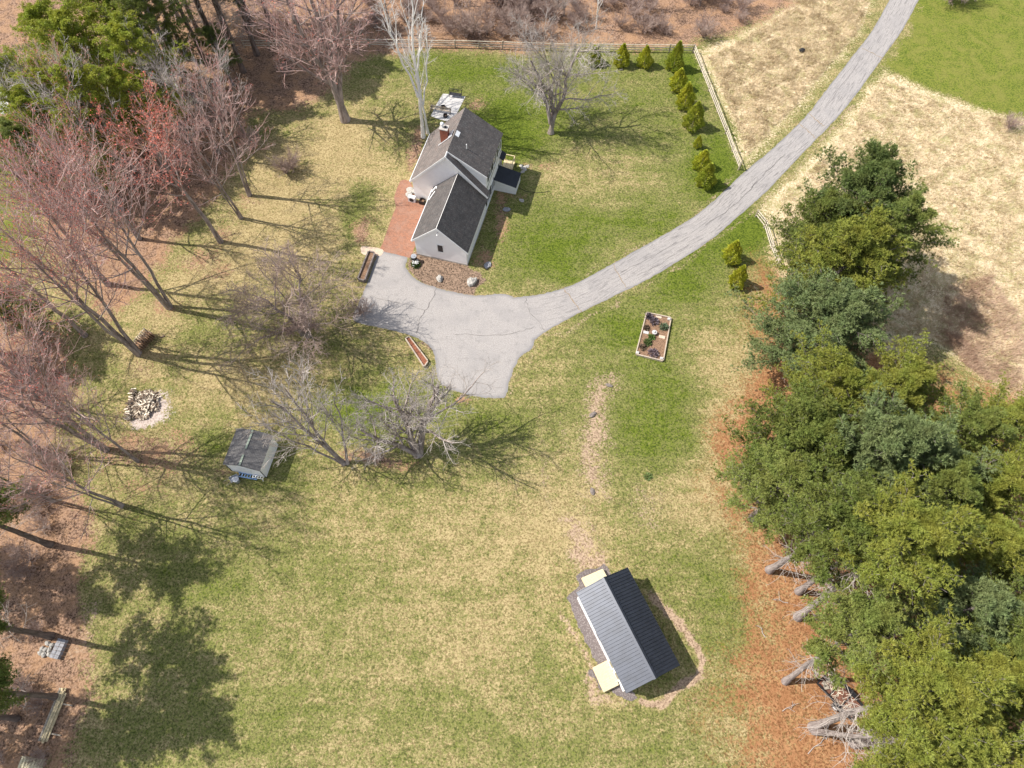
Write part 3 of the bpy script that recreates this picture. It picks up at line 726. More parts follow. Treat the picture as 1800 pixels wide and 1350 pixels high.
# patio north of the house
tag(sheet('patio', [(779, 165), (800, 166), (818, 170), (812, 182), (800, 206), (788, 214), (770, 209), (757, 204), (766, 186)], 0.02, M['white_stone'], smooth_n=1, jit=.03), kind='structure')
def bench(px, py, rz, w, label):
    b = empty('bench', at(px, py), rz, label, 'bench')
    m_ = MB(); m_.box((0, 0.08, .45), (w, .26, .06)); m_.build('seat', M['oldwood'], b)
    m_ = MB(); m_.box((0, .25, .8), (w, .05, .12)); m_.box((0, .25, .62), (w, .05, .1)); m_.build('backrest', M['oldwood'], b)
    for s in (-1, 1):
        m_ = MB(); m_.box((s * (w / 2 - .08), .2, .4), (.08, .08, .8)); m_.box((s * (w / 2 - .08), -.18, .22), (.08, .08, .44)); m_.box((s * (w / 2 - .08), 0, .62), (.08, .5, .05)); m_.build('leg', M['timber'], b)
bench(775, 198, R(-14), 2.9, 'long plank bench at the near edge of the white patio')
b = empty('garden_swing', at(801, 170), R(-10), 'dark wire garden seat at the far edge of the white patio', 'garden seat')
m_ = MB(); m_.box((0, 0, .45), (1.7, .5, .05)); m_.build('seat', M['dark_metal'], b)
m_ = MB()
for k in range(9): m_.tube((-.8 + k * .2, .25, .45), (-.8 + k * .2, .32, 1.0), .02, n=5)
m_.beam((-.85, .32, 1.0), (.85, .32, 1.0), .05, .05); m_.build('backrest', M['dark_metal'], b)
for s in (-1, 1):
    m_ = MB(); m_.tube((s * .85, -.25, 0), (s * .85, -.2, .7), .03, n=6); m_.tube((s * .85, .25, 0), (s * .85, .32, 1.0), .03, n=6); m_.beam((s * .85, -.25, .7), (s * .85, .32, .7), .04, .04); m_.build('leg', M['dark_metal'], b)
def ring(px, py, r, label, name='fire_pit'):
    b = empty(name, at(px, py), 0, label, 'fire pit')
    m_ = MB(); n = 16
    for i in range(n):
        a, c = 2 * math.pi * i / n, 2 * math.pi * (i + 1) / n
        for r0, r1, z0, z1 in ((r, r * .95, 0, .35), (r * .95, r * .8, .35, .35), (r * .8, r * .75, .35, .08)):
            m_.face([(r0 * math.cos(a), r0 * math.sin(a), z0), (r0 * math.cos(c), r0 * math.sin(c), z0), (r1 * math.cos(c), r1 * math.sin(c), z1), (r1 * math.cos(a), r1 * math.sin(a), z1)])
    m_.build('bowl', M['dark_metal'], b)
    m_ = MB(); m_.tube((0, 0, .03), (0, 0, .1), r * .74, r * .74, 14); m_.build('ash', M['soil'], b)
ring(779, 191, .42, 'round fire bowl nearer the middle of the white patio')
ring(783, 205, .32, 'small round bowl beside the long plank bench on the patio')
# condenser, bins, steps
b = empty('air_conditioner', at(725, 353), HA, 'white outdoor air conditioning unit by the gable corner of the brick path', 'air conditioner')
m_ = MB(); m_.box((0, 0, .42), (.95, .5, .8)); m_.build('cabinet', M['white_metal'], b)
m_ = MB(); m_.tube((0, -.25, .42), (0, -.28, .42), .3, n=14); m_.build('fan_grille', M['dark_metal'], b)
b = empty('planter_box', at(743, 357), HA, 'black square planter box with dry stems between gable and garage', 'planter')
m_ = MB(); m_.box((0, .3, .3), (.7, .05, .6)); m_.box((0, -.3, .3), (.7, .05, .6)); m_.box((.325, 0, .3), (.05, .55, .6)); m_.box((-.325, 0, .3), (.05, .55, .6)); m_.build('box', M['black'], b)
m_ = MB(); m_.box((0, 0, .2), (.6, .55, .3)); m_.build('soil', M['soil'], b)
m_ = MB()
for k, (x, y, r) in enumerate(((0, 0, .5), (.55, -.25, .4), (-.1, -.75, .48))): m_.blob((x, y, .15), r, k, .12, sq=(1, 1, .35))
thing_mb('stone_step', m_, M['rock'], at(721, 335), 'grey fieldstone step at the west corner of the farmhouse', 'stone step', smooth=False)
def bin_(px, py, mat, lid, label):
    b = empty('rain_barrel', at(px, py), 0, label, 'barrel')
    m_ = MB(); m_.tube((0, 0, 0), (0, 0, .5), .3, .36, 14); m_.tube((0, 0, .5), (0, 0, 1.0), .36, .32, 14); m_.build('drum', mat, b)
    m_ = MB(); m_.tube((0, 0, 1.0), (0, 0, 1.05), .35, .34, 14); m_.tube((0, 0, 1.05), (0, 0, 1.1), .1, .1, 8); m_.build('lid', lid, b)
bin_(729, 459, M['dark_metal'], M['steel'], 'dark rain barrel with pale lid at the garage corner')
m_ = MB()
for k in range(14):
    rg = random.Random(k); m_.blob((rg.uniform(-.6, .6), rg.uniform(-.8, .6), .02), rg.uniform(.12, .3), k, .2, sq=(1, 1, .4))
thing_mb('stone_ring', m_, M['rock'], at(922, 296), 'loose ring of stones on the lawn east of the bulkhead', 'stone ring')
def rock(px, py, r, label, sq=(1.2, .9, .7), group=None, seed=0, mat='rock'):
    m_ = MB(); m_.blob((0, 0, r * .35), r, seed, .2, 7, 10, sq)
    return thing_mb('boulder', m_, M[mat], at(px, py), label, 'rock', group, rz=seed)
rock(773, 490, .42, 'smaller pale boulder in the mulch bed below the garage gable', seed=5)
rock(829, 497, .62, 'larger grey boulder at the east end of the mulch bed', seed=7)
rock(857, 467, .4, 'dark flat stone in the shade of the garage east wall', (1, 1.4, .3), seed=9, mat='slate')
rock(891, 369, .35, 'dark flat stone on the shaded lawn east of the garage roof', (1, 1.4, .3), seed=11, mat='slate')
rock(917, 353, .3, 'small pale stone below the bulkhead', (1.3, .8, .4), seed=12)
rock(1409, 90, .45, 'lone dark boulder in the dry meadow beside the drive', (1, .8, .7), seed=13, mat='black')
for i, (x, y, r_, lab) in enumerate(((1070, 678, .3, 'dark stone at the upper end of the bare dirt strip'), (1042, 729, .34, 'largest dark stone in the upper half of the bare dirt strip'), (1041, 864, .3, 'dark stone at the lower end of the bare dirt strip'))):
    rock(x, y, r_, lab, (1.3, .7, .3), None, 50 + i, 'timber')
m_ = MB()
pts = [at(912, 330), at(925, 337), at(950, 339), at(967, 336)]
for a, b_ in zip(pts[:-1], pts[1:]): m_.tube((a[0], a[1], .03), (b_[0], b_[1], .03), .03, n=5)
tag(m_.build('garden_hose', M['black']), 'dark garden hose trailing across the lawn from the bulkhead', 'hose')

# planter of timbers west of the parking area
def timber_bed(px, corners_h, label, matw, mats, h=.5, th=.16, sides=(0, 1, 2, 3)):
    P = [Vector(at(*p)) for p in px]; c = sum(P, Vector()) / 4
    b = empty('raised_bed', c, 0, label, 'raised bed')
    Q = [p - c for p in P]
    for i in sides:
        a, d = Q[i], Q[(i + 1) % 4]
        m_ = MB(); u = (d - a).normalized(); m_.beam(a + u * th * .5 + Vector((0, 0, h / 2)), d - u * th * .5 + Vector((0, 0, h / 2 + .004 * i)), th, h); m_.build('board', matw, b)
    m_ = MB(); m_.face([q * .97 + Vector((0, 0, h * .62)) for q in Q]); s_ = m_.build('soil', mats, b)
    if s_.data.polygons[0].normal.z < 0: s_.data.flip_normals()
    return b
timber_bed([(649, 445), (660, 448), (642, 497), (630, 494)], 0, 'grey timber planter box along the west edge of the parking area', M['timber'], M['soil'], .55)
timber_bed([(713, 597), (720, 594), (753, 637), (746, 647)], 0, 'narrow plank planter of red soil below the parking area', M['bedwood'], M['soil_red'], .4, .12)
gb = timber_bed([(1136, 551), (1179, 560), (1165, 636), (1117, 624)], 0, 'rectangular raised garden bed with pale boards on the east lawn', M['bedwood'], M['soil'], .3, .12)
def leaf_tuft(n, rad, hgt, size, seed, flat=.5):
    rg = np.random.default_rng(seed)
    c = rg.normal(size=(n, 3)); c /= np.linalg.norm(c, axis=1)[:, None]; c *= rg.random((n, 1)) ** .33
    c[:, 2] = np.abs(c[:, 2]); C = c * np.array([rad, rad, hgt])
    d = c + rg.normal(size=(n, 3)) * .5 + np.array([0, 0, .5]); d /= np.linalg.norm(d, axis=1)[:, None]
    p = np.cross(d, rg.normal(size=(n, 3))); p /= np.linalg.norm(p, axis=1)[:, None]
    s = size * (0.6 + rg.random((n, 1)) * .8)
    Vv = np.stack([C - p * s * .3, C + p * s * .3, C + d * s], 1).reshape(-1, 3)
    return Vv, np.arange(n * 3).reshape(n, 3)
def shrub(px, py, rad, hgt, col, label, name='shrub', n=500, size=.16, seed=1, group=None, mat='leafy'):
    me = np_mesh(name, *leaf_tuft(n, rad, hgt, size, seed), [M[mat]])
    o = link(bpy.data.objects.new(name, me)); o.location = at(px, py); o.color = col + (1,)
    return tag(o, label, 'plant', group)
for i, (x, y, r, col, lab) in enumerate(((1140, 558, .42, (.19, .15, .17), 'dead grey shrub in the far left corner of the garden bed'), (1149, 567, .5, (.22, .18, .2), 'round dry shrub beside the corner shrub in the garden bed'), (1166, 577, .5, (.16, .22, .13), 'silver green plant near the right board of the garden bed'),
        (1144, 595, .32, (.12, .2, .05), 'small green plant just below the stone ornament in the bed'), (1138, 604, .42, (.13, .19, .06), 'sprawling green plant in the lower left of the garden bed'), (1147, 623, .55, (.22, .17, .19), 'dry purple grey shrub at the near end of the garden bed'), (1129, 612, .35, (.2, .15, .1), 'brown dry plant against the left board of the bed'), (1135, 578, .3, (.2, .15, .1), 'little dry clump beside the left stepping stone'))):
    shrub(x, y, r, r * .8, col, lab, seed=i + 20, n=200, size=.24).location.z = .18
shrub(1139, 838, .45, .2, (.20, .28, .10), 'lone low green weed clump on the lawn right of the dirt strip', n=160, size=.2, seed=60)
shrub(731, 466, .55, .5, (.10, .17, .04), 'green perennial clump by the rain barrel with white flowers', n=700, seed=41)
m_ = MB()
rg = random.Random(8)
for k in range(60):
    a = rg.uniform(0, 6.28); r_ = rg.uniform(0, .5); m_.blob((r_ * math.cos(a), r_ * math.sin(a), .35 + .25 * (1 - r_)), .055, k, .1, 3, 5)
thing_mb('flower_cluster', m_, M['white'], at(731, 466), 'white blossoms scattered over the clump by the garage corner', 'flowers')
shrub(727, 456, .3, .45, (.30, .33, .22), 'pale grey green bush directly in front of the rain barrel', n=300, seed=42)
def slab(px, py, w, d, rz, mat, label, z=.19, h=.06):
    m_ = MB(); m_.box((0, 0, h / 2), (w, d, h)); m_.box((0, 0, h + .004), (w - .05, d - .05, .01)); o = thing_mb('stepping_stone', m_, M[mat], at(px, py), label, 'stepping stone', rz=rz); o.location.z = z
slab(1157, 559, .72, .28, R(-14), 'paver', 'tan stepping stone at the far end of the garden bed')
slab(1135, 586, .62, .36, R(-14), 'white_stone', 'pale stepping stone at the left of the ornament')
slab(1163, 594, .72, .4, R(-14), 'paver', 'tan stepping stone at the right of the ornament')
b = empty('garden_ornament', at(1149, 588), 0, 'white round stone ornament in the middle of the garden bed', 'ornament')
b.location.z = .19
m_ = MB(); m_.tube((0, 0, 0), (0, 0, .3), .2, .13, 12); m_.build('pedestal', M['concrete'], b)
m_ = MB(); m_.tube((0, 0, .3), (0, 0, .38), .14, .3, 14); m_.blob((.02, 0, .42), .13, 1, .08); m_.build('bowl', M['white_stone'], b)
for i, (x, y, lab) in enumerate(((1120, 622, 'near left'), (1162, 632, 'near right'), (1175, 563, 'far right'))):
    m_ = MB(); m_.box((0, 0, .08), (.34, .3, .16)); m_.box((0.02, 0, .2), (.26, .22, .08)); o = thing_mb('stone_block', m_, M['white_stone'], at(x, y), 'pale stone block in the %s corner of the garden bed' % lab, 'stone block', rz=R(-14)); o.location.z = .18

# ---------------------------------------------------------------- dark metal barn
def Wp(a): return Vector((a[0], a[1], 0))
BL = Vector((4.12, -8.82, 0)).normalized(); BW = Vector((-BL.y, BL.x, 0))     # along ridge (south-east), across (east)
Bo = Vector((6.10, 12.05, 0)); barn_ang = math.atan2(BW.y, BW.x)
barn = empty('metal_roofed_barn', Bo, barn_ang, 'long white outbuilding with dark standing seam metal roof on the lower lawn', 'outbuilding')
BLEN, BWID = 9.74, 5.58     # local: x across 0..BWID, y runs from 0 (north) to -BLEN
zb, zbr = 2.8, 3.95
m_ = MB(); i0, i1, j0, j1 = .22, BWID - .22, -.22, -BLEN + .22
sb_ = (zbr - zb) / (BWID / 2); zwl = zb + .22 * sb_ - .08
m_.face([(i0, j1, 0), (i1, j1, 0), (i1, j1, zwl), (BWID / 2, j1, zbr - .08), (i0, j1, zwl)])
m_.face([(i1, j0, 0), (i0, j0, 0), (i0, j0, zwl), (BWID / 2, j0, zbr - .08), (i1, j0, zwl)])
m_.face([(i0, j0, 0), (i0, j1, 0), (i0, j1, zwl), (i0, j0, zwl)]); m_.face([(i1, j1, 0), (i1, j0, 0), (i1, j0, zwl), (i1, j1, zwl)])
m_.build('wall', M['siding'], barn)
m_ = MB()
mid = BWID / 2
for s in (0, 1):
    xe = 0 if s == 0 else BWID
    P = [Vector((xe, 0, zb)), Vector((xe, -BLEN, zb)), Vector((mid, -BLEN, zbr)), Vector((mid, 0, zbr))]
    n = Vector((0, 0, .05)); m_.face(P if s else P[::-1]); m_.face([q - n for q in (P[::-1] if s else P)])
    for i in range(4):
        j = (i + 1) % 4; m_.face([P[i], P[j], P[j] - n, P[i] - n])
    nr = 32
    for k in range(nr + 1):
        y = -.05 - k * (BLEN - .1) / nr
        m_.beam((xe, y, zb + .018), (mid + (-.02 if s == 0 else .02), y, zbr + .02), .05, .07)
m_.build('roof', M['metal_roof'], barn)
m_ = MB()
for s in (-1, 1): m_.box((mid + s * .1, -BLEN / 2, zbr + .03), (.24, BLEN + .04, .025), M=Matrix.Rotation(s * math.atan(sb_), 3, 'Y'))
m_.build('ridge_cap', M['metal_roof'], barn)
m_ = MB(); m_.box((i0 - .03, -4.35, 1.9), (.06, .9, 1.0)); w_ = m_.build('window', M['white'], barn)
m_ = MB(); m_.box((i0 - .055, -4.35, 1.9), (.03, .75, .85)); m_.build('pane', M['glass'], w_)
for y in (-7.0, -8.1):
    m_ = MB(); m_.box((i0 - .035, y, 1.15), (.07, .95, 2.1)); d_ = m_.build('door', M['white'], barn)
    m_ = MB(); m_.box((i0 - .085, y, 1.5), (.03, .6, 1.0)); m_.build('pane', M['glass'], d_)
m_ = MB(); m_.box((BWID / 2 - 1.1, j0 + .03, 1.15), (1.6, .06, 2.2)); m_.build('door', M['white'], barn)
def plank_deck(name, poly, z, label, n, ax):
    b = empty(name, poly[0], 0, label, 'deck'); P = [Vector(q) - Vector(poly[0]) for q in poly]
    m_ = MB()
    for k in range(n):
        t0, t1 = k / n + .006, (k + 1) / n - .006
        if ax == 0: q = [P[0].lerp(P[1], t0), P[0].lerp(P[1], t1), P[3].lerp(P[2], t1), P[3].lerp(P[2], t0)]
        else: q = [P[0].lerp(P[3], t0), P[1].lerp(P[2], t0), P[1].lerp(P[2], t1), P[0].lerp(P[3], t1)]
        ar = sum((q[i].x * q[(i + 1) % 4].y - q[(i + 1) % 4].x * q[i].y) for i in range(4))
        if ar < 0: q = q[::-1]
        m_.prism([(v.x, v.y) for v in q], z - .04, z)
    m_.build('planks', M['deck'], b)
    m_ = MB()
    for i in range(4): 
        a, c = P[i], P[(i + 1) % 4]; m_.beam(Vector((a.x, a.y, (z - .05) / 2)), Vector((c.x, c.y, (z - .05) / 2)), .06, z - .05)
    m_.build('skirt', M['pallet'], b)
plank_deck('entry_deck', [at(1022, 1017, .25), at(1059, 1001, .25), at(1070, 1021, .25), at(1033, 1038, .25)], .25, 'pale new plank platform at the north end of the barn', 11, 1)
plank_deck('entry_deck', [at(1041.5, 1174, .25), at(1068, 1161, .25), at(1087, 1204, .25), at(1061, 1217, .25)], .25, 'pale new plank platform outside the barn west doors', 14, 0)

# ---------------------------------------------------------------- garden shed
SA = R(-11.1)
sh = empty('garden_shed', at(468.3, 839.4), SA, 'small white gabled shed with dark shingles and mossy ridge on the west lawn', 'shed')
sw, sd = 3.8, 3.8   # local x 0 at SE corner going west = -x ; y north
m_ = MB(); ze, zr = 2.42, 3.0
m_.face([(-sw, 0, 0), (0, 0, 0), (0, 0, ze), (-sw / 2, 0, zr - .05), (-sw, 0, ze)])
m_.face([(0, sd, 0), (-sw, sd, 0), (-sw, sd, ze), (-sw / 2, sd, zr - .05), (0, sd, ze)])
m_.face([(0, 0, 0), (0, sd, 0), (0, sd, ze), (0, 0, ze)]); m_.face([(-sw, sd, 0), (-sw, 0, 0), (-sw, 0, ze), (-sw, sd, ze)])
m_.build('wall', M['siding'], sh)
m_ = MB()
roof_slab(m_, (-sw - .15, sd + .15, ze - .02), (-sw - .15, -.15, ze - .02), (-sw / 2, -.15, zr + .03), (-sw / 2, sd + .15, zr + .03), .07)
roof_slab(m_, (.12, -.15, ze - .01), (.12, sd + .15, ze - .01), (-sw / 2, sd + .15, zr + .034), (-sw / 2, -.15, zr + .034), .07)
m_.build('roof', [M['shed_shingle'], M['white']], sh)
M['moss'] = simple('mossy_cap', (0.30, 0.35, 0.28), 0.25, 5)
m_ = MB()
for y0, y1 in ((-.1, 1.1), (1.75, 3.9)):
    m_.box((-sw / 2, (y0 + y1) / 2, zr + .06), (.2, y1 - y0, .03))
m_.build('ridge_cap', M['moss'], sh)
for x in (-sw - .012, .012):
    m_ = MB(); m_.box((x, -.03, 1.2), (.07, .05, 2.38)); m_.build('corner_board', M['black'], sh)
m_ = MB(); m_.box((-sw / 2, -.04, .95), (1.5, .05, 1.9)); m_.build('door', M['white'], sh)
# clutter leaning at the shed's gable
lad = empty('ladder', at(434, 841), R(-10), 'pale blue ladder lying along the shed gable', 'ladder')
m_ = MB()
for s in (0, .42): m_.beam((-.95, s, .3), (1.2, s, .25), .11, .1)
m_.build('rails', M['blue'], lad)
for k in range(7):
    m_ = MB(); m_.beam((-.8 + k * .3, 0.06, .29), (-.8 + k * .3, .36, .29), .09, .05); m_.build('rung', M['blue'], lad)
b = empty('wheelbarrow', at(415, 842), R(35), 'grey wheelbarrow tipped by the south west corner of the shed', 'wheelbarrow')
m_ = MB(); m_.prism([(-.5, -.32), (.35, -.22), (.35, .22), (-.5, .32)], .3, .34)
for a, c in (((-.5, -.32), (.35, -.22)), ((.35, .22), (-.5, .32)), ((-.5, .32), (-.5, -.32)), ((.35, -.22), (.35, .22))): m_.beam((a[0], a[1], .42), (c[0], c[1], .42), .03, .22)
m_.build('tray', M['steel'], b)
m_ = MB(); m_.tube((.6, -.05, .2), (.6, .05, .2), .2, n=14); m_.build('wheel', M['rubber'], b)
for s in (-1, 1):
    m_ = MB(); m_.beam((-1.1, s * .3, .45), (.6, s * .08, .2), .04, .04); m_.build('handle', M['oldwood'], b)
m_ = MB(); m_.tube((0, 0, 0), (0, 0, .6), .26, .3, 14); m_.tube((0, 0, .6), (0, 0, .64), .32, .32, 14)
thing_mb('metal_bin', m_, M['steel'], at(418, 846), 'round galvanised bin standing in front of the shed gable', 'bin')
b = empty('sawhorse', at(457, 841), R(-10), 'small white rack with open slots by the shed south east corner', 'rack')
m_ = MB()
m_.beam((-.7, -.12, .4), (.5, -.12, .4), .05, .06); m_.beam((-.7, .12, .4), (.5, .12, .4), .05, .06)
for k in range(5): m_.beam((-.65 + k * .28, -.12, .4), (-.65 + k * .28, .12, .4), .05, .05)
m_.build('top', M['white'], b)
for x in (-.65, .45):
    m_ = MB(); m_.beam((x, -.14, .4), (x, -.22, 0), .05, .05); m_.beam((x, .14, .4), (x, .22, 0), .05, .05); m_.build('leg', M['white'], b)

# ---------------------------------------------------------------- firewood
def split_log(mb, c, L_, r, yaw, pitch, rg):
    d = Vector((math.cos(yaw) * math.cos(pitch), math.sin(yaw) * math.cos(pitch), math.sin(pitch)))
    a = Vector(c) - d * L_ / 2; b_ = Vector(c) + d * L_ / 2
    q = d.to_track_quat('Z', 'Y').to_matrix(); roll = rg.uniform(0, 6.28)
    prof = [(0, 0), (r, 0), (r * .92, r * .38), (r * .7, r * .7), (r * .3, r * .95)] if rg.random() < .8 else [(r * .6 * math.cos(t), r * .6 * math.sin(t)) for t in (0, 1.05, 2.1, 3.14, 4.2, 5.25)]
    R2 = Matrix.Rotation(roll, 2)
    pr = [R2 @ (Vector(p) - Vector((r * .4, r * .4))) if len(prof) == 5 else R2 @ Vector(p) for p in prof]
    A = [a + q @ Vector((p.x, p.y, 0)) for p in pr]; B_ = [b_ + q @ Vector((p.x, p.y, 0)) for p in pr]
    n = len(pr)
    for i in range(n):
        j = (i + 1) % n
        mb.cur = 1 if (len(prof) == 6 or 1 <= i <= 3) else 0
        mb.face([A[i], A[j], B_[j], B_[i]])
    mb.cur = 0; mb.face(A[::-1]); mb.face(B_)
rg = random.Random(3)
hp = empty('firewood_pile', at(258, 712), 0, 'loose heap of split firewood on pale sawdust', 'firewood'); hp.scale = (1.15, 1.12, 1.0)
m_ = MB()
for k in range(430):
    a = rg.uniform(0, 6.28); r_ = math.sqrt(rg.random()) ; x = -0.2 + 1.45 * r_ * math.cos(a); y = 1.55 * r_ * math.sin(a)
    if x > .5 and y < -.7: x -= .8
    z = .1 + .75 * (1 - r_ ** 1.6) * rg.random() ** .5
    split_log(m_, (x, y, z), rg.uniform(.38, .5), rg.uniform(.09, .15), rg.uniform(0, 6.28), rg.uniform(-.5, .5), rg)
m_.build('loose_logs', [M['splitwood'], M['woodbark']], hp)
m_ = MB()
for row in range(15):
    for lay in range(5 if row not in (6, 11) else 3):
        split_log(m_, (-1.45 + rg.uniform(-.14, .14), -1.6 + row * .22 + rg.uniform(-.05, .05), .1 + lay * .14), rg.uniform(.35, .5), .13, rg.uniform(-.45, .45), rg.uniform(-.2, .2), rg)
m_.build('stacked_edge', [M['splitwood'], M['woodbark']], hp)
m_ = MB(); sk = empty('firewood_stack', at(259, 604), R(-28), 'narrow stacked row of bark covered firewood beside the forked maple', 'firewood')
for row in range(10):
    for lay in range(7):
        if lay > 5 and row in (0, 9): continue
        split_log(m_, (0 + rg.uniform(-.06, .06), -1.15 + row * .25, .1 + lay * .17), .5, .13, rg.uniform(-.1, .1), 0, rg)
        split_log(m_, (-.5 + rg.uniform(-.06, .06), -1.15 + row * .25, .1 + lay * .17), .45, .12, rg.uniform(-.1, .1), 0, rg)
M['oldbark'] = simple('brown_cut_wood', (0.30, 0.18, 0.11), 0.5, 6)
m_.build('logs', [M['oldbark'], M['woodbark']], sk)
m_ = MB()
for row in range(10):
    for lay in range(6): split_log(m_, (-.78, -1.15 + row * .25, .12 + lay * .2), .12, .13, rg.uniform(-.1, .1), 0, rg)
m_.build('cut_ends', [M['splitwood'], M['splitwood']], sk)
# scattered bark near the stack
m_ = MB(); m_.box((0, 0, .06), (.45, .15, .12)); m_.box((.1, .1, .05), (.2, .1, .1)); thing_mb('log', m_, M['woodbark'], at(286, 592), 'single dark log lying beyond the narrow firewood stack', 'log', rz=.4)

# ---------------------------------------------------------------- left wood edge: stone stack, slabs, lumber, pallets
pl_ = empty('stone_stack', at(106, 1141), R(-12), 'neat grey stack of cut stone slabs by the pine trunk', 'stone stack')
for j in range(2):
    for k in range(5):
        m_ = MB(); m_.box((-.22 + j * .44, -.72 + k * .36, .22 + .02 * ((k + j) % 2)), (.4, .33, .44)); m_.build('slab', M['slate'], pl_)
for i, (x, y) in enumerate(((78, 1151), (72, 1148), (80, 1142), (88, 1143), (85, 1131), (92, 1134), (75, 1141), (88, 1151))):
    rock(x, y, .26, 'rough grey fieldstone in the loose heap left of the stone stack', (1.1, .8, .7), 'loose fieldstones by the stone stack', seed=30 + i)
lb = empty('lumber_pile', at(97, 1257), R(-9), 'long stack of yellowed planks on two bearers under the trees', 'lumber')
for k in range(7):
    m_ = MB(); L_ = rg.uniform(4.0, 4.5); m_.box((-.33 + (k % 4) * .2, rg.uniform(-.15, .15), .2 + .12 * (k // 4)), (.17, L_, .11)); m_.build('plank', M['pallet'] if k % 4 else M['oldwood'], lb)
for y in (1.0, -1.5):
    m_ = MB(); m_.box((.35, y, .07), (1.8, .12, .12)); m_.build('bearer', M['oldwood'], lb)
pa = empty('pallet_stack', at(57, 1346), R(-8), 'stack of pale wooden pallets at the lower left edge', 'pallets')
for lay in range(3):
    m_ = MB()
    for k in range(7): m_.box((-.85 + k * .285, 0, .14 + lay * .18), (.2, 1.3, .03))
    for y in (-.6, 0, .6): m_.box((0, y, .07 + lay * .18), (1.95, .1, .1))
    m_.build('pallet', M['deck'], pa)

# ---------------------------------------------------------------- trailer under the pines
tr = empty('utility_trailer', at(1471, 1222), R(-51), 'rusty flat utility trailer littered with leaves under the pines', 'trailer')
Lx, Wy = 3.9, 1.75
m_ = MB(); m_.box((0, 0, .62), (Lx, Wy - .16, .06)); m_.build('bed', M['rust'], tr)
m_ = MB()
for s in (-1, 1): m_.box((0, s * Wy / 2, .66), (Lx, .08, .22))
for x in (-Lx / 2, -.6, .7, Lx / 2): m_.box((x, 0, .64), (.09, Wy - .1, .16))
m_.build('frame', M['dark_metal'], tr)
m_ = MB()
for s in (-1, 1):
    m_.box((0, s * Wy / 2, .95), (Lx, .05, .05))
    for x in (-1.9, -.65, .65, 1.9): m_.box((x, s * Wy / 2, .84), (.05, .045, .3))
m_.build('side_rail', M['dark_metal'], tr)
m_ = MB()
for s in (-1, 1): m_.beam((-Lx / 2, s * .6, .58), (-Lx / 2 - 1.5, 0, .5), .09, .1)
m_.build('tongue', M['dark_metal'], tr)
for s in (-1, 1):
    m_ = MB(); m_.tube((.5, s * (Wy / 2 + .06), .36), (.5, s * (Wy / 2 + .30), .36), .36, n=20); wv = m_.build('wheel', M['rubber'], tr)
    m_ = MB(); m_.tube((.5, s * (Wy / 2 + .295), .36), (.5, s * (Wy / 2 + .315), .36), .19, n=16); m_.build('rim', M['white_metal'], wv)
    m_ = MB(); m_.box((.5, s * (Wy / 2 + .18), .78), (.95, .28, .04)); m_.build('mudguard', M['dark_metal'], tr)
m_ = MB()
for k, (x, y, r_) in enumerate(((-1.5, -.4, .2), (-1.45, .1, .18), (-1.2, -.5, .2), (-1.1, .3, .2))): m_.box((x, y, .72), (r_ * 2.2, r_ * 1.6, .2), rz=k * .5)
tag(m_.build('cut_block', M['oldwood']), 'cut wooden blocks lying on the front of the trailer bed', 'wood blocks').matrix_world = Matrix.Translation(at(1471, 1222)) @ Matrix.Rotation(R(-51), 4, 'Z')
m_ = MB()
for k in range(55):
    x, y = rg.uniform(-1.8, 1.8), rg.uniform(-.75, .75); a = rg.uniform(0, 3.14); l = rg.uniform(.1, .35)
    m_.beam((x - l * math.cos(a), y - l * math.sin(a), .67), (x + l * math.cos(a), y + l * math.sin(a), rg.uniform(.67, .75)), .03, .02)
o = tag(m_.build('fallen_twigs', M['splitwood']), 'fallen twigs and litter spread over the trailer bed', 'twigs', kind='stuff'); o.matrix_world = Matrix.Translation(at(1471, 1222)) @ Matrix.Rotation(R(-51), 4, 'Z')

# ---------------------------------------------------------------- split-rail fences
def fence(px, label, n_rails=3, step=3.7, seed=0):
    rg = random.Random(seed)
    P = [Vector(at(*p)) for p in px]; root = empty('split_rail_fence', P[0], 0, label, 'fence')
    pts = []
    for a, b_ in zip(P[:-1], P[1:]):
        n = max(1, round((b_ - a).length / step))
        for i in range(n): pts.append(a.lerp(b_, i / n))
    pts.append(P[-1])
    o = P[0]
    for q in pts:
        m_ = MB(); q0 = q - o + Vector((rg.uniform(-.04, .04), rg.uniform(-.04, .04), 0)); h = rg.uniform(1.3, 1.42)
        m_.tube(q0, q0 + Vector((rg.uniform(-.04, .04), rg.uniform(-.04, .04), h)), .095, .08, 7); m_.build('post', M['post'], root)
    for a, b_ in zip(pts[:-1], pts[1:]):
        for k in range(n_rails):
            z = .38 + k * .41; m_ = MB()
            d = (b_ - a).normalized() * .12
            m_.tube(a - o - d + Vector((rg.uniform(-.04, .04), rg.uniform(-.04, .04), z + rg.uniform(-.03, .03))), b_ - o + d + Vector((rg.uniform(-.04, .04), rg.uniform(-.04, .04), z + rg.uniform(-.03, .03))), .07, .055, 6); m_.build('rail', M['rail'], root)
fence([(430, 84), (650, 82), (800, 84), (1010, 90), (1217, 92)], 'long weathered split rail fence along the north side of the yard', seed=1)
fence([(1219, 93), (1245, 160), (1275, 235), (1298, 298)], 'split rail fence descending the east side of the yard to the drive', seed=2)
fence([(1328, 381), (1343, 400), (1354, 437), (1366, 468)], 'short split rail fence south of the drive beside the pines', seed=3)
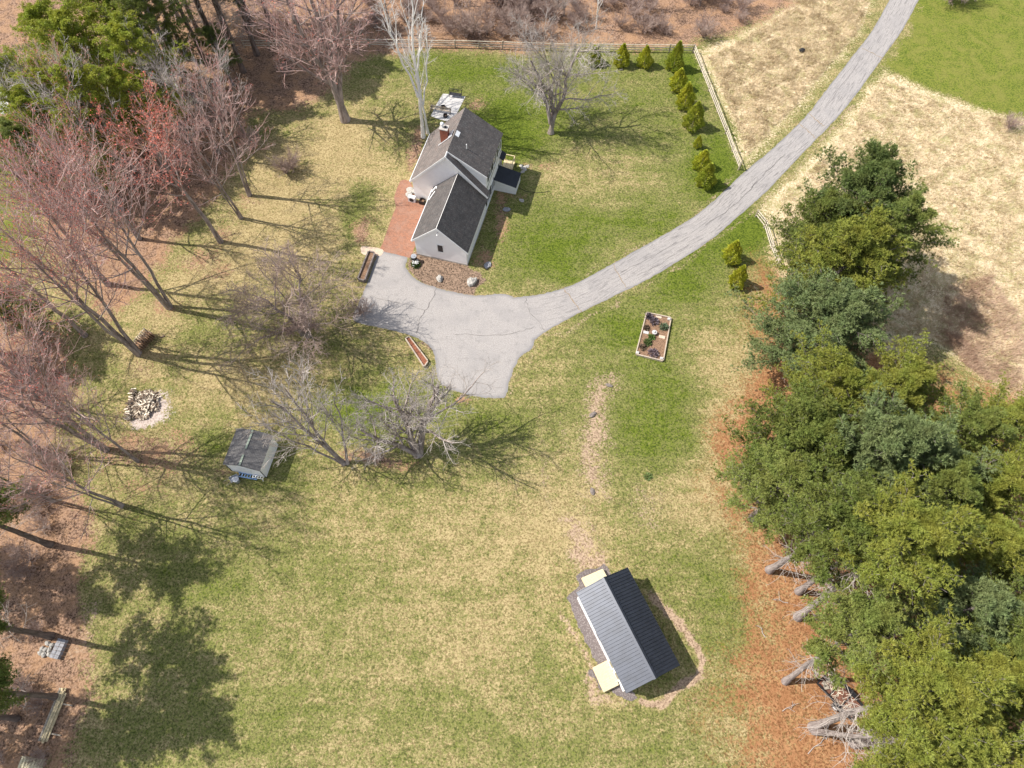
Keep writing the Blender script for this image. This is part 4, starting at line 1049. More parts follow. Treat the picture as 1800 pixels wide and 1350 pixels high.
# ---------------------------------------------------------------- trees
def unit(a): return a / (np.linalg.norm(a, axis=-1, keepdims=True) + 1e-9)
def tubes(P, Rr, n=4):
    """P (N,K,3), Rr (N,K) -> verts, quads"""
    N, K, _ = P.shape
    T = np.empty_like(P); T[:, 1:-1] = P[:, 2:] - P[:, :-2]; T[:, 0] = P[:, 1] - P[:, 0]; T[:, -1] = P[:, -1] - P[:, -2]
    T = unit(T)
    ref = np.where(np.abs(T[:, :1, 2:3]) > 0.8, np.array([1.0, 0.13, 0]), np.array([0.0, 0.1, 1.0]))
    U = unit(np.cross(T, np.broadcast_to(ref, T.shape))); W_ = np.cross(T, U)
    ang = np.arange(n) * 2 * np.pi / n
    V = P[:, :, None, :] + Rr[:, :, None, None] * (np.cos(ang)[None, None, :, None] * U[:, :, None, :] + np.sin(ang)[None, None, :, None] * W_[:, :, None, :])
    base = (np.arange(N)[:, None, None] * K + np.arange(K - 1)[None, :, None]) * n
    j = np.arange(n)[None, None, :]; j2 = (j + 1) % n
    F_ = np.stack([base + j, base + j2, base + n + j2, base + n + j], -1).reshape(-1, 4)
    return V.reshape(-1, 3), F_
def merge(parts):
    Vs, Fs, o = [], [], 0
    for v, f in parts:
        Vs.append(v); Fs.append(f + o); o += len(v)
    return np.concatenate(Vs), np.concatenate(Fs)
def grow(rg, P, Rr, Ln, n, t0, t1, ang, lf, up, wob, K, rr, rmin, tpow=1.0, taper=.3):
    N, Kp, _ = P.shape
    t = t0 + (t1 - t0) * ((np.arange(n)[None, :] + rg.random((N, n))) / n) ** tpow
    x = t * (Kp - 1); i = np.minimum(x.astype(int), Kp - 2); f = (x - i)[..., None]
    ar = np.arange(N)[:, None]
    A = P[ar, i]; B_ = P[ar, i + 1]; pos = A * (1 - f) + B_ * f; tan = unit(B_ - A)
    rad = Rr[ar, i] * (1 - f[..., 0]) + Rr[ar, i + 1] * f[..., 0]
    ref = unit(np.cross(tan, np.where(np.abs(tan[..., 2:3]) > .9, np.array([1., 0, 0]), np.array([0, 0, 1.])))); w2 = np.cross(tan, ref)
    az = np.arange(n)[None, :] * 2.4 + rg.random((N, 1)) * 6.28 + rg.normal(size=(N, n)) * .35
    a = ang * (1 + rg.normal(size=(N, n)) * .22)
    d = np.cos(a)[..., None] * tan + np.sin(a)[..., None] * (np.cos(az)[..., None] * ref + np.sin(az)[..., None] * w2)
    ln = Ln[:, None] * lf * (1.0 - .45 * (t - t0) / max(1e-3, 1 - t0)) * (.65 + .7 * rg.random((N, n)))
    M_ = N * n; d = d.reshape(M_, 3); pos = pos.reshape(M_, 3); ln = ln.ravel(); rad = rad.ravel()
    r0 = np.maximum(np.minimum(rad * .8, rad * rr), rmin); pts = [pos]; rs = [r0]
    for k in range(1, K):
        d = unit(d + np.array([0, 0, up / K]) + rg.normal(size=(M_, 3)) * wob)
        pts.append(pts[-1] + d * (ln / (K - 1))[:, None]); rs.append(np.maximum(r0 * (1 - (1 - taper) * k / (K - 1)), rmin * .7))
    return np.stack(pts, 1), np.stack(rs, 1), ln
def stem(rg, base, top, r0, r1, K=10, wob=.12):
    t = np.linspace(0, 1, K)[:, None]
    P = np.array(base)[None] * (1 - t) + np.array(top)[None] * t
    w = np.cumsum(rg.normal(size=(K, 3)) * wob, 0); w -= w[0]; w[:, 2] = 0
    return P + w * np.minimum(1, t * 3), (r0 * (1 - t) ** .8 + r1 * t ** .6 * 1.0 * t)[:, 0].clip(min=r1)
def bare_tree(name, seed, stems, levels, trunk_mat, twig_mat, bud=0, bud_size=.1, flare=1.35):
    """stems: list of (base, top, r0, r1); levels: parameter dicts. Returns [(part name, mesh)]"""
    rg = np.random.default_rng(seed)
    S_ = [stem(rg, *s) for s in stems]
    P = np.stack([s[0] for s in S_]); Rr = np.stack([s[1] for s in S_]); Rr[:, 0] *= flare
    Ln = np.linalg.norm(P[:, -1] - P[:, 0], axis=1)
    trunk = [tubes(P, Rr, 9)]; crown = []
    tips = None
    for i, lv in enumerate(levels):
        P, Rr, Ln = grow(rg, P, Rr, Ln, **lv)
        if i == 0: trunk.append(tubes(P, Rr, 6))
        else: crown.append(tubes(P, Rr, 4 if i == 1 else 3))
        tips = P
    out = [('trunk', np_mesh(name + '_trunk', *merge(trunk), [M[trunk_mat]], smooth=True)), ('crown', np_mesh(name + '_crown', *merge(crown), [M[twig_mat]]))]
    if bud:
        q = tips[:, 1:, :].reshape(-1, 3); sel = rg.random(len(q)) < bud; q = q[sel] + rg.normal(size=(sel.sum(), 3)) * .06
        n = len(q); a = rg.normal(size=(n, 3)); b_ = rg.normal(size=(n, 3)); s = bud_size * (0.6 + .8 * rg.random((n, 1)))
        V_ = np.stack([q - unit(a) * s * .5, q + unit(a) * s * .5, q + unit(b_) * s * .8], 1).reshape(-1, 3)
        out.append(('buds', np_mesh(name + '_buds', V_, np.arange(3 * n).reshape(n, 3), [M['bud']])))
    return out
def maple_levels(lo=.38, d=1.0, up=.55):
    return [dict(n=12, t0=lo, t1=.97, ang=.72, lf=.47, up=up, wob=.07, K=7, rr=.5, rmin=.03),
            dict(n=int(8 * d), t0=.15, t1=1.0, ang=.62, lf=.46, up=up, wob=.09, K=5, rr=.65, rmin=.032),
            dict(n=5, t0=.1, t1=1.0, ang=.6, lf=.52, up=up * .8, wob=.12, K=4, rr=.65, rmin=.018),
            dict(n=2, t0=.15, t1=1.0, ang=.5, lf=.6, up=.3, wob=.12, K=3, rr=.7, rmin=.010)]
def spread_levels(d=1.0, up=.25, lf0=.95, n0=9, wob=.16, t0=.3, ang0=1.0):
    return [dict(n=n0, t0=t0, t1=1.0, ang=ang0, lf=lf0, up=up * 2, wob=wob, K=9, rr=.5, rmin=.03),
            dict(n=int(10 * d), t0=.18, t1=1.0, ang=.75, lf=.48, up=up, wob=.15, K=6, rr=.55, rmin=.018),
            dict(n=7, t0=.1, t1=1.0, ang=.75, lf=.5, up=up, wob=.17, K=4, rr=.6, rmin=.011),
            dict(n=3, t0=.1, t1=1.0, ang=.7, lf=.55, up=.1, wob=.15, K=3, rr=.7, rmin=.008)]
T = {}
# unit trees (heights in metres as built)
T['maple_red'] = bare_tree('maple_red', 11, [((0, 0, 0), (.3, .2, 21), .33, .06)], maple_levels(.36, 1.1), 'bark_grey', 'twig_pink', bud=.9, bud_size=.13)
T['maple_coral'] = bare_tree('maple_coral', 31, [((0, 0, 0), (-.4, .3, 20), .30, .05)], maple_levels(.42, 1.2), 'bark_grey', 'twig_coral', bud=1.0, bud_size=.18)
T['maple_fork'] = bare_tree('maple_fork', 12, [((0, 0, 0), (-1.5, 1.0, 22), .28, .05), ((.15, .1, 0), (1.4, 1.2, 21), .24, .05), ((0, -.2, 0), (.2, -1.8, 20), .22, .05)], maple_levels(.42, 1.0), 'bark_grey', 'twig_pink', bud=.75, bud_size=.115)
T['maple_thin'] = bare_tree('maple_thin', 13, [((0, 0, 0), (.6, -.4, 19), .2, .04), ((.25, .1, 0), (1.6, .9, 16), .13, .04)], maple_levels(.34, .7), 'bark_grey', 'twig_pink', bud=.35, bud_size=.10)
T['maple_grey'] = bare_tree('maple_grey', 14, [((0, 0, 0), (.2, .5, 18), .27, .05)], maple_levels(.28, 1.0, .45), 'bark_grey', 'twig_grey')
T['maple_big'] = bare_tree('maple_big', 15, [((0, 0, 0), (-.6, .3, 20), .42, .06), ((0, .1, 2.5), (1.8, 1.5, 19), .24, .05), ((0, .1, 2.5), (-2.8, -.8, 18), .22, .05)],
                           maple_levels(.2, 1.0, .4)[:0] + [dict(n=16, t0=.2, t1=.97, ang=.85, lf=.42, up=.45, wob=.09, K=8, rr=.5, rmin=.03)] + maple_levels(.2, 1.0, .4)[1:], 'bark_grey', 'twig_pink', bud=.18, bud_size=.1)
T['apple'] = bare_tree('apple', 16, [((0, 0, 0), (.1, .2, 4.4), .24, .10), ((0, 0, 1.2), (-2.2, 1.2, 7.0), .2, .07), ((0, 0, 1.2), (2.0, 1.8, 7.4), .2, .07)], spread_levels(1.25, .35, 1.0, 9), 'bark_grey', 'twig_pale')
T['apple_low'] = bare_tree('apple_low', 17, [((0, 0, 0), (.5, .2, 3.2), .22, .08), ((0, 0, .5), (-2.3, 1.0, 4.6), .14, .05), ((0, 0, .5), (1.2, -1.6, 4.3), .13, .05), ((0, 0, .6), (.2, 2.4, 5.2), .13, .05)], spread_levels(1.3, .2, .95, 9, .2), 'bark_grey', 'twig_brown')
T['ash_spread'] = bare_tree('ash_spread', 18, [((0, 0, 0), (-1.6, 2.0, 6.5), .30, .10), ((0, .1, 0), (1.8, 2.4, 7.5), .32, .10), ((0, 0, .1), (-2.8, -.2, 5.5), .24, .08), ((.1, 0, .1), (.2, .4, 6.0), .2, .08)], spread_levels(.9, .35, .62, 8, .12, .25, .8), 'bark_grey', 'twig_pale')
T['leaner'] = bare_tree('leaner', 19, [((0, 0, 0), (-5.0, 2.5, 12.5), .26, .05), ((-.2, .1, 0), (-3.0, 3.0, 12.8), .2, .05), ((.4, 0, 0), (.8, 2.8, 10), .17, .04), ((-.3, 0, .2), (-5.8, .5, 9.5), .14, .04)], maple_levels(.3, .7, .4), 'bark_grey', 'twig_pale')
T['birch'] = bare_tree('birch', 20, [((0, 0, 0), (.7, .6, 17.5), .20, .05), ((.1, 0, 5.6), (-1.5, .2, 17.5), .13, .04), ((.15, .1, 8), (2.2, .5, 16), .10, .035)],
                       [dict(n=7, t0=.38, t1=.95, ang=.5, lf=.27, up=.7, wob=.08, K=6, rr=.5, rmin=.035), dict(n=5, t0=.2, t1=1, ang=.55, lf=.5, up=.4, wob=.1, K=4, rr=.6, rmin=.022), dict(n=4, t0=.2, t1=1, ang=.6, lf=.5, up=.1, wob=.15, K=3, rr=.6, rmin=.013)], 'birch', 'twig_birch')
T['bush'] = bare_tree('bush', 21, [((0, 0, 0), (math.cos(a) * 1.1, math.sin(a) * 1.1, 2.2), .05, .02) for a in np.arange(12) * .52], [dict(n=5, t0=.15, t1=1, ang=.6, lf=.6, up=.3, wob=.12, K=4, rr=.6, rmin=.02), dict(n=6, t0=.1, t1=1, ang=.6, lf=.55, up=.3, wob=.15, K=3, rr=.6, rmin=.014), dict(n=4, t0=.1, t1=1, ang=.6, lf=.6, up=.2, wob=.15, K=3, rr=.7, rmin=.011)], 'twig_brown', 'twig_brown')

def pine(name, seed, H, lo, rad, dead_lo, nbr=72, dens=1.0, bark='bark_pine', dead_n=34, tuft=.34):
    rg = np.random.default_rng(seed)
    tr_ = stem(rg, (0, 0, 0), (rg.normal() * .3, rg.normal() * .3, H * .97), .36, .05, 14, .05)
    P = tr_[0][None]; Rr = tr_[1][None].copy(); Rr[:, 0] *= 1.35
    trunk = tubes(P, Rr, 10)
    # live limbs: each of its own length, so the crown outline is uneven
    n = nbr; t = lo + (0.985 - lo) * ((np.arange(n) + rg.random(n)) / n) ** .9
    z = t * H; az = np.arange(n) * 2.399 + rg.normal(size=n) * .3
    u = (t - lo) / (1 - lo)
    prof = np.sin(np.clip(.30 + u * .95, 0, 1.25) * math.pi / 1.28) ** .75
    lobes = 1 + .22 * np.sin(az * 2 + seed) + .14 * np.sin(az * 3 + seed * 2 + u * 4)
    ln = rad * prof * lobes * (.62 + .62 * rg.random(n)) * (1 - .25 * (u > .93)); ln = np.maximum(ln, .8)
    x = t / .97 * 13; i = np.clip(x.astype(int), 0, 12); f = np.clip(x - i, 0, 1)[:, None]
    o = tr_[0][i] * (1 - f) + tr_[0][i + 1] * f; rr0 = (tr_[1][i] * .32).clip(.03, .12)
    el = .10 + .75 * u ** 1.5 + rg.normal(size=n) * .08
    d = np.stack([np.cos(az) * np.cos(el), np.sin(az) * np.cos(el), np.sin(el)], 1)
    K = 7; pts = [o]; rs = [rr0]
    for k in range(1, K):
        d = unit(d + np.array([0, 0, .055]) + rg.normal(size=(n, 3)) * .06); pts.append(pts[-1] + d * (ln / (K - 1))[:, None]); rs.append(rr0 * (1 - .8 * k / (K - 1)))
    LP = np.stack(pts, 1); LR = np.stack(rs, 1)
    # fans of side sprays
    m = 12; B1, R1, L1 = grow(rg, LP, LR, ln, m, .22, 1.0, .72, .34, .25, .1, 4, .5, .02, taper=.5)
    flat = B1 - B1[:, :1]; flat[:, :, 2] *= .45; B1 = B1[:, :1] + flat
    limbs = merge([tubes(LP, LR, 5), tubes(B1, R1, 3)])
    # dead lower limbs
    nd_ = int(dead_n * (lo - dead_lo) / .3) if lo > dead_lo else 4
    td = dead_lo + (lo + .08 - dead_lo) * rg.random(nd_); azd = rg.random(nd_) * 6.28
    x = td / .97 * 13; i = np.clip(x.astype(int), 0, 12); od = tr_[0][i] * (1 - (x - i)[:, None]) + tr_[0][i + 1] * (x - i)[:, None]
    dd = np.stack([np.cos(azd), np.sin(azd), np.full(nd_, .12)], 1); ld = rg.uniform(1.4, 4.2, nd_)
    pts = [od]; rs = [np.full(nd_, .032)]
    for k in range(1, 6):
        dd = unit(dd + rg.normal(size=(nd_, 3)) * .22 + np.array([0, 0, -.02])); pts.append(pts[-1] + dd * (ld / 5)[:, None]); rs.append(np.full(nd_, .032 - .004 * k))
    DP, DR = np.stack(pts, 1), np.stack(rs, 1)
    D1 = grow(rg, DP, DR, ld, 5, .2, 1.0, .8, .4, .1, .15, 4, .7, .016)
    dead = merge([tubes(DP, DR, 4), tubes(D1[0], D1[1], 3)])
    # needle clumps: domed cushions at the spray ends, each a cluster of small tufts
    q0 = B1[:, 1:, :].reshape(-1, 3); q1 = LP[:, 2:, :].reshape(-1, 3); q1 = np.concatenate([q1, (LP[:, 2:-1] * .5 + LP[:, 3:] * .5).reshape(-1, 3)])
    C0 = np.concatenate([q0, q1, LP[-8:, -1]]); C0 = C0[rg.random(len(C0)) < dens * .8]
    nc = len(C0); cr = tuft * (.45 + .65 * rg.random((nc, 1, 1))); mt = 7
    hd = rg.normal(size=(nc, mt, 3)); hd[..., 2] = np.abs(hd[..., 2]) * 1.1; hd = unit(hd)
    C = (C0[:, None] + hd * cr * np.array([1.15, 1.15, .75])).reshape(-1, 3); Dd = hd.reshape(-1, 3)
    nt = len(C); mm = 8
    Dn = unit(Dd[:, None, :] * .8 + np.array([0, 0, .3]) + rg.normal(size=(nt, mm, 3)) * .55)
    s = tuft * .68 * (0.65 + .6 * rg.random((nt, mm, 1)))
    base = C[:, None, :] + rg.normal(size=(nt, mm, 3)) * .03
    p = unit(np.cross(Dn, rg.normal(size=(nt, mm, 3)))) * (tuft * .085)
    V_ = np.stack([base - p, base + p, base + Dn * s + p * .35], 2).reshape(-1, 3)
    F_ = np.arange(len(V_)).reshape(-1, 3)
    return [('trunk', np_mesh(name + '_trunk', *trunk, [M[bark]], smooth=True)), ('limbs', np_mesh(name + '_limbs', *limbs, [M[bark]])),
            ('dead_branches', np_mesh(name + '_dead', *dead, [M['dead']])), ('crown', np_mesh(name + '_crown', V_, F_, [M['needle']]))]
T['pine_a'] = pine('pine_a', 1, 20, .30, 5.4, .16, 60)
T['pine_b'] = pine('pine_b', 2, 20, .36, 4.9, .14, 56)
T['pine_c'] = pine('pine_c', 3, 20, .20, 5.8, .12, 66)
T['pine_full'] = pine('pine_full', 9, 17, .16, 6.2, .08, 96, tuft=.42)
T['pine_high'] = pine('pine_high', 6, 24, .72, 4.4, .24, 46)
T['pine_mid'] = pine('pine_mid', 7, 20, .52, 4.6, .2, 60)
T['pine_edge'] = pine('pine_edge', 8, 20, .50, 4.9, .25, 56, bark='bark_dark', dead_n=14)  # dark bark: the shade on these trunks is put into their colour
T['pine_tall'] = pine('pine_tall', 4, 20, .58, 3.6, .2, 46, bark='bark_dark')

def cedar(name, seed, H, rad):
    rg = np.random.default_rng(seed); n = 5200
    z = rg.random(n) ** 1.25; az = rg.random(n) * 6.28
    ridge = 1 + .2 * np.sin(az * 4 + z * 9 + seed) + .16 * np.sin(az * 7 - z * 17) + .1 * np.sin(az * 2 + z * 5 + seed * 3)
    prof = np.where(z < .16, .78 + z * 1.4, (1 - ((z - .16) / .84) ** 1.35)) * ridge
    r = rad * prof * (0.72 + .3 * rg.random(n) ** .5)
    C = np.stack([r * np.cos(az), r * np.sin(az), .08 + z * H * .97], 1)
    out = np.stack([np.cos(az), np.sin(az), np.full(n, .9)], 1)
    d = unit(out + rg.normal(size=(n, 3)) * .35); p = unit(np.cross(d, out * np.array([1, 1, 0]) + rg.normal(size=(n, 3)) * .3))
    s = .17 * (.6 + .8 * rg.random((n, 1)))
    V_ = np.stack([C - p * s * .32, C + p * s * .32, C + d * s + p * s * .1, C + d * s - p * s * .1], 1).reshape(-1, 3)
    F_ = np.arange(4 * n).reshape(n, 4)
    tk = tubes(np.array([[[0, 0, 0], [0, 0, H * .9]]], float), np.array([[.06, .02]]), 7)
    return [('trunk', np_mesh(name + '_trunk', *tk, [M['bark_grey']])), ('crown', np_mesh(name + '_crown', V_, F_, [M['cedar']]))]
T['cedar_a'] = cedar('cedar_a', 1, 3.6, 1.0); T['cedar_b'] = cedar('cedar_b', 2, 3.6, 1.1)

def plant_tree(kind, name, px, py, scale=1.0, rz=0.0, label='', cat='tree', group=None, col=None, zs=None, tilt=(0, 0)):
    root = empty(name, at(px, py), R(rz), label, cat, group)
    root.scale = (scale, scale, (zs if zs else scale)); root.rotation_euler = (Matrix.Rotation(R(tilt[0]), 3, 'X') @ Matrix.Rotation(R(tilt[1]), 3, 'Y') @ Matrix.Rotation(R(rz), 3, 'Z')).to_euler()
    for pn, me in T[kind]:
        o = bpy.data.objects.new(pn, me); link(o); o.parent = root
        if col: o.color = col + (1,)
    return root
YG = (.255, .275, .05); MG = (.185, .222, .052); BG = (.20, .25, .10); DG = (.155, .20, .06); LG = (.25, .29, .075)
# --- west wood edge: bare maples
W_ = 'bare maples along the west wood edge'
plant_tree('maple_fork', 'maple_tree', 243, 622, 1.0, 20, 'tall maple with three rising stems, its foot against the narrow firewood stack', group=W_)
plant_tree('maple_fork', 'maple_tree', 298, 541, .98, 150, 'forked pink twigged maple casting its long shadow towards the low apple tree', group=W_)
plant_tree('maple_coral', 'maple_tree', 388, 425, .95, 60, 'slender maple with the reddest round crown left of the farmhouse', group=W_)
plant_tree('maple_thin', 'maple_tree', 425, 383, .85, 200, 'thin bare maple just above right of the red crowned maple', group=W_)
plant_tree('maple_thin', 'maple_tree', 438, 344, .95, 10, 'thin twin stemmed maple nearest the shaded lawn edge', group=W_)
plant_tree('maple_fork', 'maple_tree', 186, 791, .95, 80, 'many stemmed bare maple left of the loose firewood heap', group=W_)
plant_tree('maple_thin', 'maple_tree', 242, 811, .8, 120, 'crooked thin maple whose foot is directly left of the white shed', group=W_)
plant_tree('maple_thin', 'maple_tree', 215, 888, .9, 250, 'leaning bare maple lowest on the west lawn edge', group=W_)
plant_tree('maple_red', 'maple_tree', 190, 500, .95, 300, 'red budded maple behind the two forked maples', group=W_)
plant_tree('maple_red', 'maple_tree', 245, 420, .8, 30, 'red budded maple in the middle of the west wood', group=W_)
plant_tree('maple_red', 'maple_tree', 150, 590, .8, 100, 'red budded maple over the brown hollow by the left edge', group=W_)
U_ = 'grey bare trees of the upper left wood'
for i, (x, y, s, a, k, lab) in enumerate(((120, 300, .8, 0, 'maple_grey', 'grey bare tree leaning over the green field corner'), (235, 328, .9, 90, 'maple_grey', 'grey bare tree with pale forked stem beside the red maple'),
        (205, 290, .75, 200, 'maple_red', 'smaller red budded tree among the yellow green pines'), (330, 250, .75, 300, 'maple_grey', 'grey bare tree above the red crowned maple'), (385, 270, .75, 130, 'maple_grey', 'grey bare tree in front of the dark pine trunks'),
        (270, 255, .7, 40, 'maple_grey', 'grey bare tree just below the dense pine crowns'), (430, 235, .6, 70, 'maple_grey', 'low grey bare tree nearest the shaded forest gap'), (155, 245, .7, 170, 'maple_grey', 'grey bare tree by the pale lane at the far left'),
        (80, 800, .8, 30, 'maple_thin', 'bare tree over brown leaf litter left of the many stemmed maple'), (95, 880, .75, 200, 'maple_thin', 'bare tree above the thick pine trunk on the left edge'), (60, 700, .8, 100, 'maple_grey', 'grey bare tree in the dark hollow on the left edge'))):
    plant_tree(k, 'bare_tree', x, y, s, a, lab, group=U_)
plant_tree('maple_big', 'maple_tree', 607, 211, 1.32, 0, 'large wide crowned maple shading the lawn north west of the farmhouse', zs=1.12)
plant_tree('birch', 'birch_tree', 744, 241, 1.22, 0, 'white barked birch with forked top behind the farmhouse chimney')
plant_tree('birch', 'birch_tree', 752, 234, .88, 205, 'slimmer grey white birch touching the first birch by the patio')
plant_tree('apple', 'spreading_tree', 968, 234, 1.5, 10, 'wide spreading bare tree on the lawn north east of the farmhouse')
plant_tree('apple_low', 'apple_tree', 541, 590, 1.5, 0, 'low wide apple tree with tangled brown twigs left of the parking area')
plant_tree('ash_spread', 'spreading_tree', 735, 800, 1.35, 0, 'pale twiggy tree just below the parking area')
plant_tree('leaner', 'leaning_tree', 605, 815, .95, 0, 'leaning cluster of bare stems between shed and pale twiggy tree')
# --- brush along the north fence
for i, (x, y, s, k, lab) in enumerate(((800, 10, .5, 'maple_grey', 'dark crooked bare tree beyond the north fence behind the birches'), (992, 28, .42, 'apple', 'small twisted apple tree beyond the middle of the north fence'), (1048, 50, .45, 'birch', 'slim pale snag standing beyond the north fence'), (1120, 12, .5, 'maple_grey', 'grey bare tree right of the slim pale snag'), (880, -10, .5, 'apple', 'spreading bare tree at the top edge over the brown thicket'), (690, 60, .6, 'maple_grey', 'bare tree between big maple and birches by the fence'), (1230, 10, .35, 'maple_grey', 'small bare tree near the meadow at the top edge'))):
    plant_tree(k, 'bare_tree', x, y, s, i * 77, lab)
rb = random.Random(12)
for k in range(92):
    x = rb.uniform(640, 1330); y = rb.uniform(-25, 66)
    if x > 1240 and y > 40: continue
    plant_tree('bush', 'thicket_bush', x, y, rb.uniform(.35, 1.0) ** 1.0 * (1.5 if rb.random() < .2 else 1.0), rb.uniform(0, 360), 'brown leafless bush in the thicket beyond the north fence', 'bush', 'leafless bushes of the north thicket')
for k, (x, y, s) in enumerate([(rb.uniform(0, 130), rb.uniform(640, 930), rb.uniform(.5, .9)) for _ in range(14)] + [(rb.uniform(0, 90), rb.uniform(930, 1340), rb.uniform(.4, .8)) for _ in range(9)]):
    plant_tree('bush', 'understory_bush', x, y, s, rb.uniform(0, 360), 'leafless brown understory bush in the left wood', 'bush', 'understory bushes of the left wood')
for k in range(11):
    plant_tree('bush', 'understory_bush', rb.uniform(120, 520), rb.uniform(120, 330), rb.uniform(.6, 1.0), rb.uniform(0, 360), 'leafless brown bush under the upper left trees', 'bush', 'understory bushes of the upper left wood')
for x, y, s, lab in ((1772, 225, .75, 'round pile of cut brush in the dry meadow at the right edge'), (1668, 4, 1.3, 'purple brown thicket clump at the top edge of the green field'), (1690, 2, 1.1, 'second purple brown clump beside the first at the top of the green field')):
    plant_tree('bush', 'brush_clump', x, y, s, 0, lab, 'bush')
for x, y, s in ((632, 560, .9), (640, 552, .7), (634, 545, .6)):
    pass
plant_tree('bush', 'roadside_bush', 634, 552, .85, 0, 'bare reddish bush leaning over the west edge of the parking area', 'bush')
plant_tree('bush', 'stump_sprouts', 660, 806, .55, 0, 'brown stems sprouting from leaves between the two leaning trees', 'bush')
# --- pines
PN = 'white pines of the east grove'
for i, (k, x, y, h, s, a, c, lab) in enumerate((
    ('pine_full', 1385, 658, 15.5, 1.0, 0, BG, 'blue green pine with thick leaning trunk foot, nearest the raised garden bed'),
    ('pine_full', 1408, 572, 17, .98, 50, YG, 'yellow green pine behind the blue green pine by the short fence'),
    ('pine_full', 1437, 470, 17.5, .88, 120, DG, 'dark topped pine farthest up the grove beside the meadow'),
    ('pine_full', 1398, 482, 13, .72, 200, MG, 'lower pine nearest the drive at the head of the grove'),
    ('pine_a', 1478, 530, 17, 1.0, 20, MG, 'pine stretching ragged limbs over the dry meadow'),
    ('pine_a', 1372, 772, 16.5, .9, 280, YG, 'yellow tipped pine in the middle of the grove edge'),
    ('pine_b', 1468, 780, 16.5, .95, 70, YG, 'yellow green pine beside the brown shaded meadow'),
    ('pine_c', 1560, 830, 16, .9, 10, MG, 'mid green pine on the far right of the grove centre'),
    ('pine_full', 1335, 858, 17.5, .9, 140, MG, 'mid green pine hanging farthest left over the lawn above the trunks'),
    ('pine_full', 1420, 890, 20, .95, 220, BG, 'dark blue green pine in the heart of the grove'),
    ('pine_a', 1508, 900, 17, 1.0, 300, BG, 'bluish pine right of the heart of the grove'),
    ('pine_b', 1592, 925, 16, .95, 40, YG, 'yellow pine by the right edge above the dark gap'),
    ('pine_c', 1322, 912, 14.5, .85, 170, LG, 'bright green pine with low skirts over the lawn left of the grey trunks'),
    ('pine_mid', 1352, 1002, 21, .95, 90, MG, 'pine on the first grey trunk left of the bare orange floor'),
    ('pine_high', 1403, 1040, 21, .85, 130, MG, 'pine on the short grey trunk above the long dead limbed trunk'),
    ('pine_high', 1402, 1085, 24, 1.0, 10, YG, 'pine on the long grey trunk bristling with dead limbs'),
    ('pine_b', 1515, 945, 19, .95, 250, MG, 'mid green pine right of the dead limbed trunk'),
    ('pine_b', 1575, 1015, 18, .95, 330, YG, 'olive pine by the right edge halfway down'),
    ('pine_b', 1545, 1120, 19, .95, 190, BG, 'soft blue green pine above the trailer'),
    ('pine_mid', 1380, 1198, 20, .78, 60, LG, 'pale green pine on the grey trunk beside the trailer'),
    ('pine_high', 1428, 1278, 23, 1.0, 0, YG, 'pine on the thick double trunk just below the trailer'),
    ('pine_high', 1500, 1306, 20, 1.05, 100, YG, 'bright yellow green pine at the lower right edge'),
    ('pine_b', 1575, 1215, 18, .95, 210, YG, 'yellow green pine right of the trailer'),
    ('pine_a', 1590, 1170, 17, .95, 270, MG, 'mid green pine by the right edge over the brown gap'),
    ('pine_b', 1500, 1375, 14, .8, 30, LG, 'pale pine tip rising over the bottom edge'),
    ('pine_c', 1600, 1300, 18, .95, 350, MG, 'deep green pine in the bottom right corner'),
    ('pine_a', 1655, 815, 13, .85, 20, YG, 'small yellow pine at the right edge beside the meadow'),
    ('pine_c', 1650, 1080, 16, .9, 80, MG, 'mid green pine half out of frame at the right edge'))):
    plant_tree(k, 'pine_tree', x, y, s, a, lab, group=PN, col=c, zs=h / {'pine_high': 24, 'pine_full': 17}.get(k, 20), tilt={1402: (-5, 0), 1380: (-10, 1), 1428: (-5, 0), 1403: (-3, 0)}.get(x, (0, 0)))
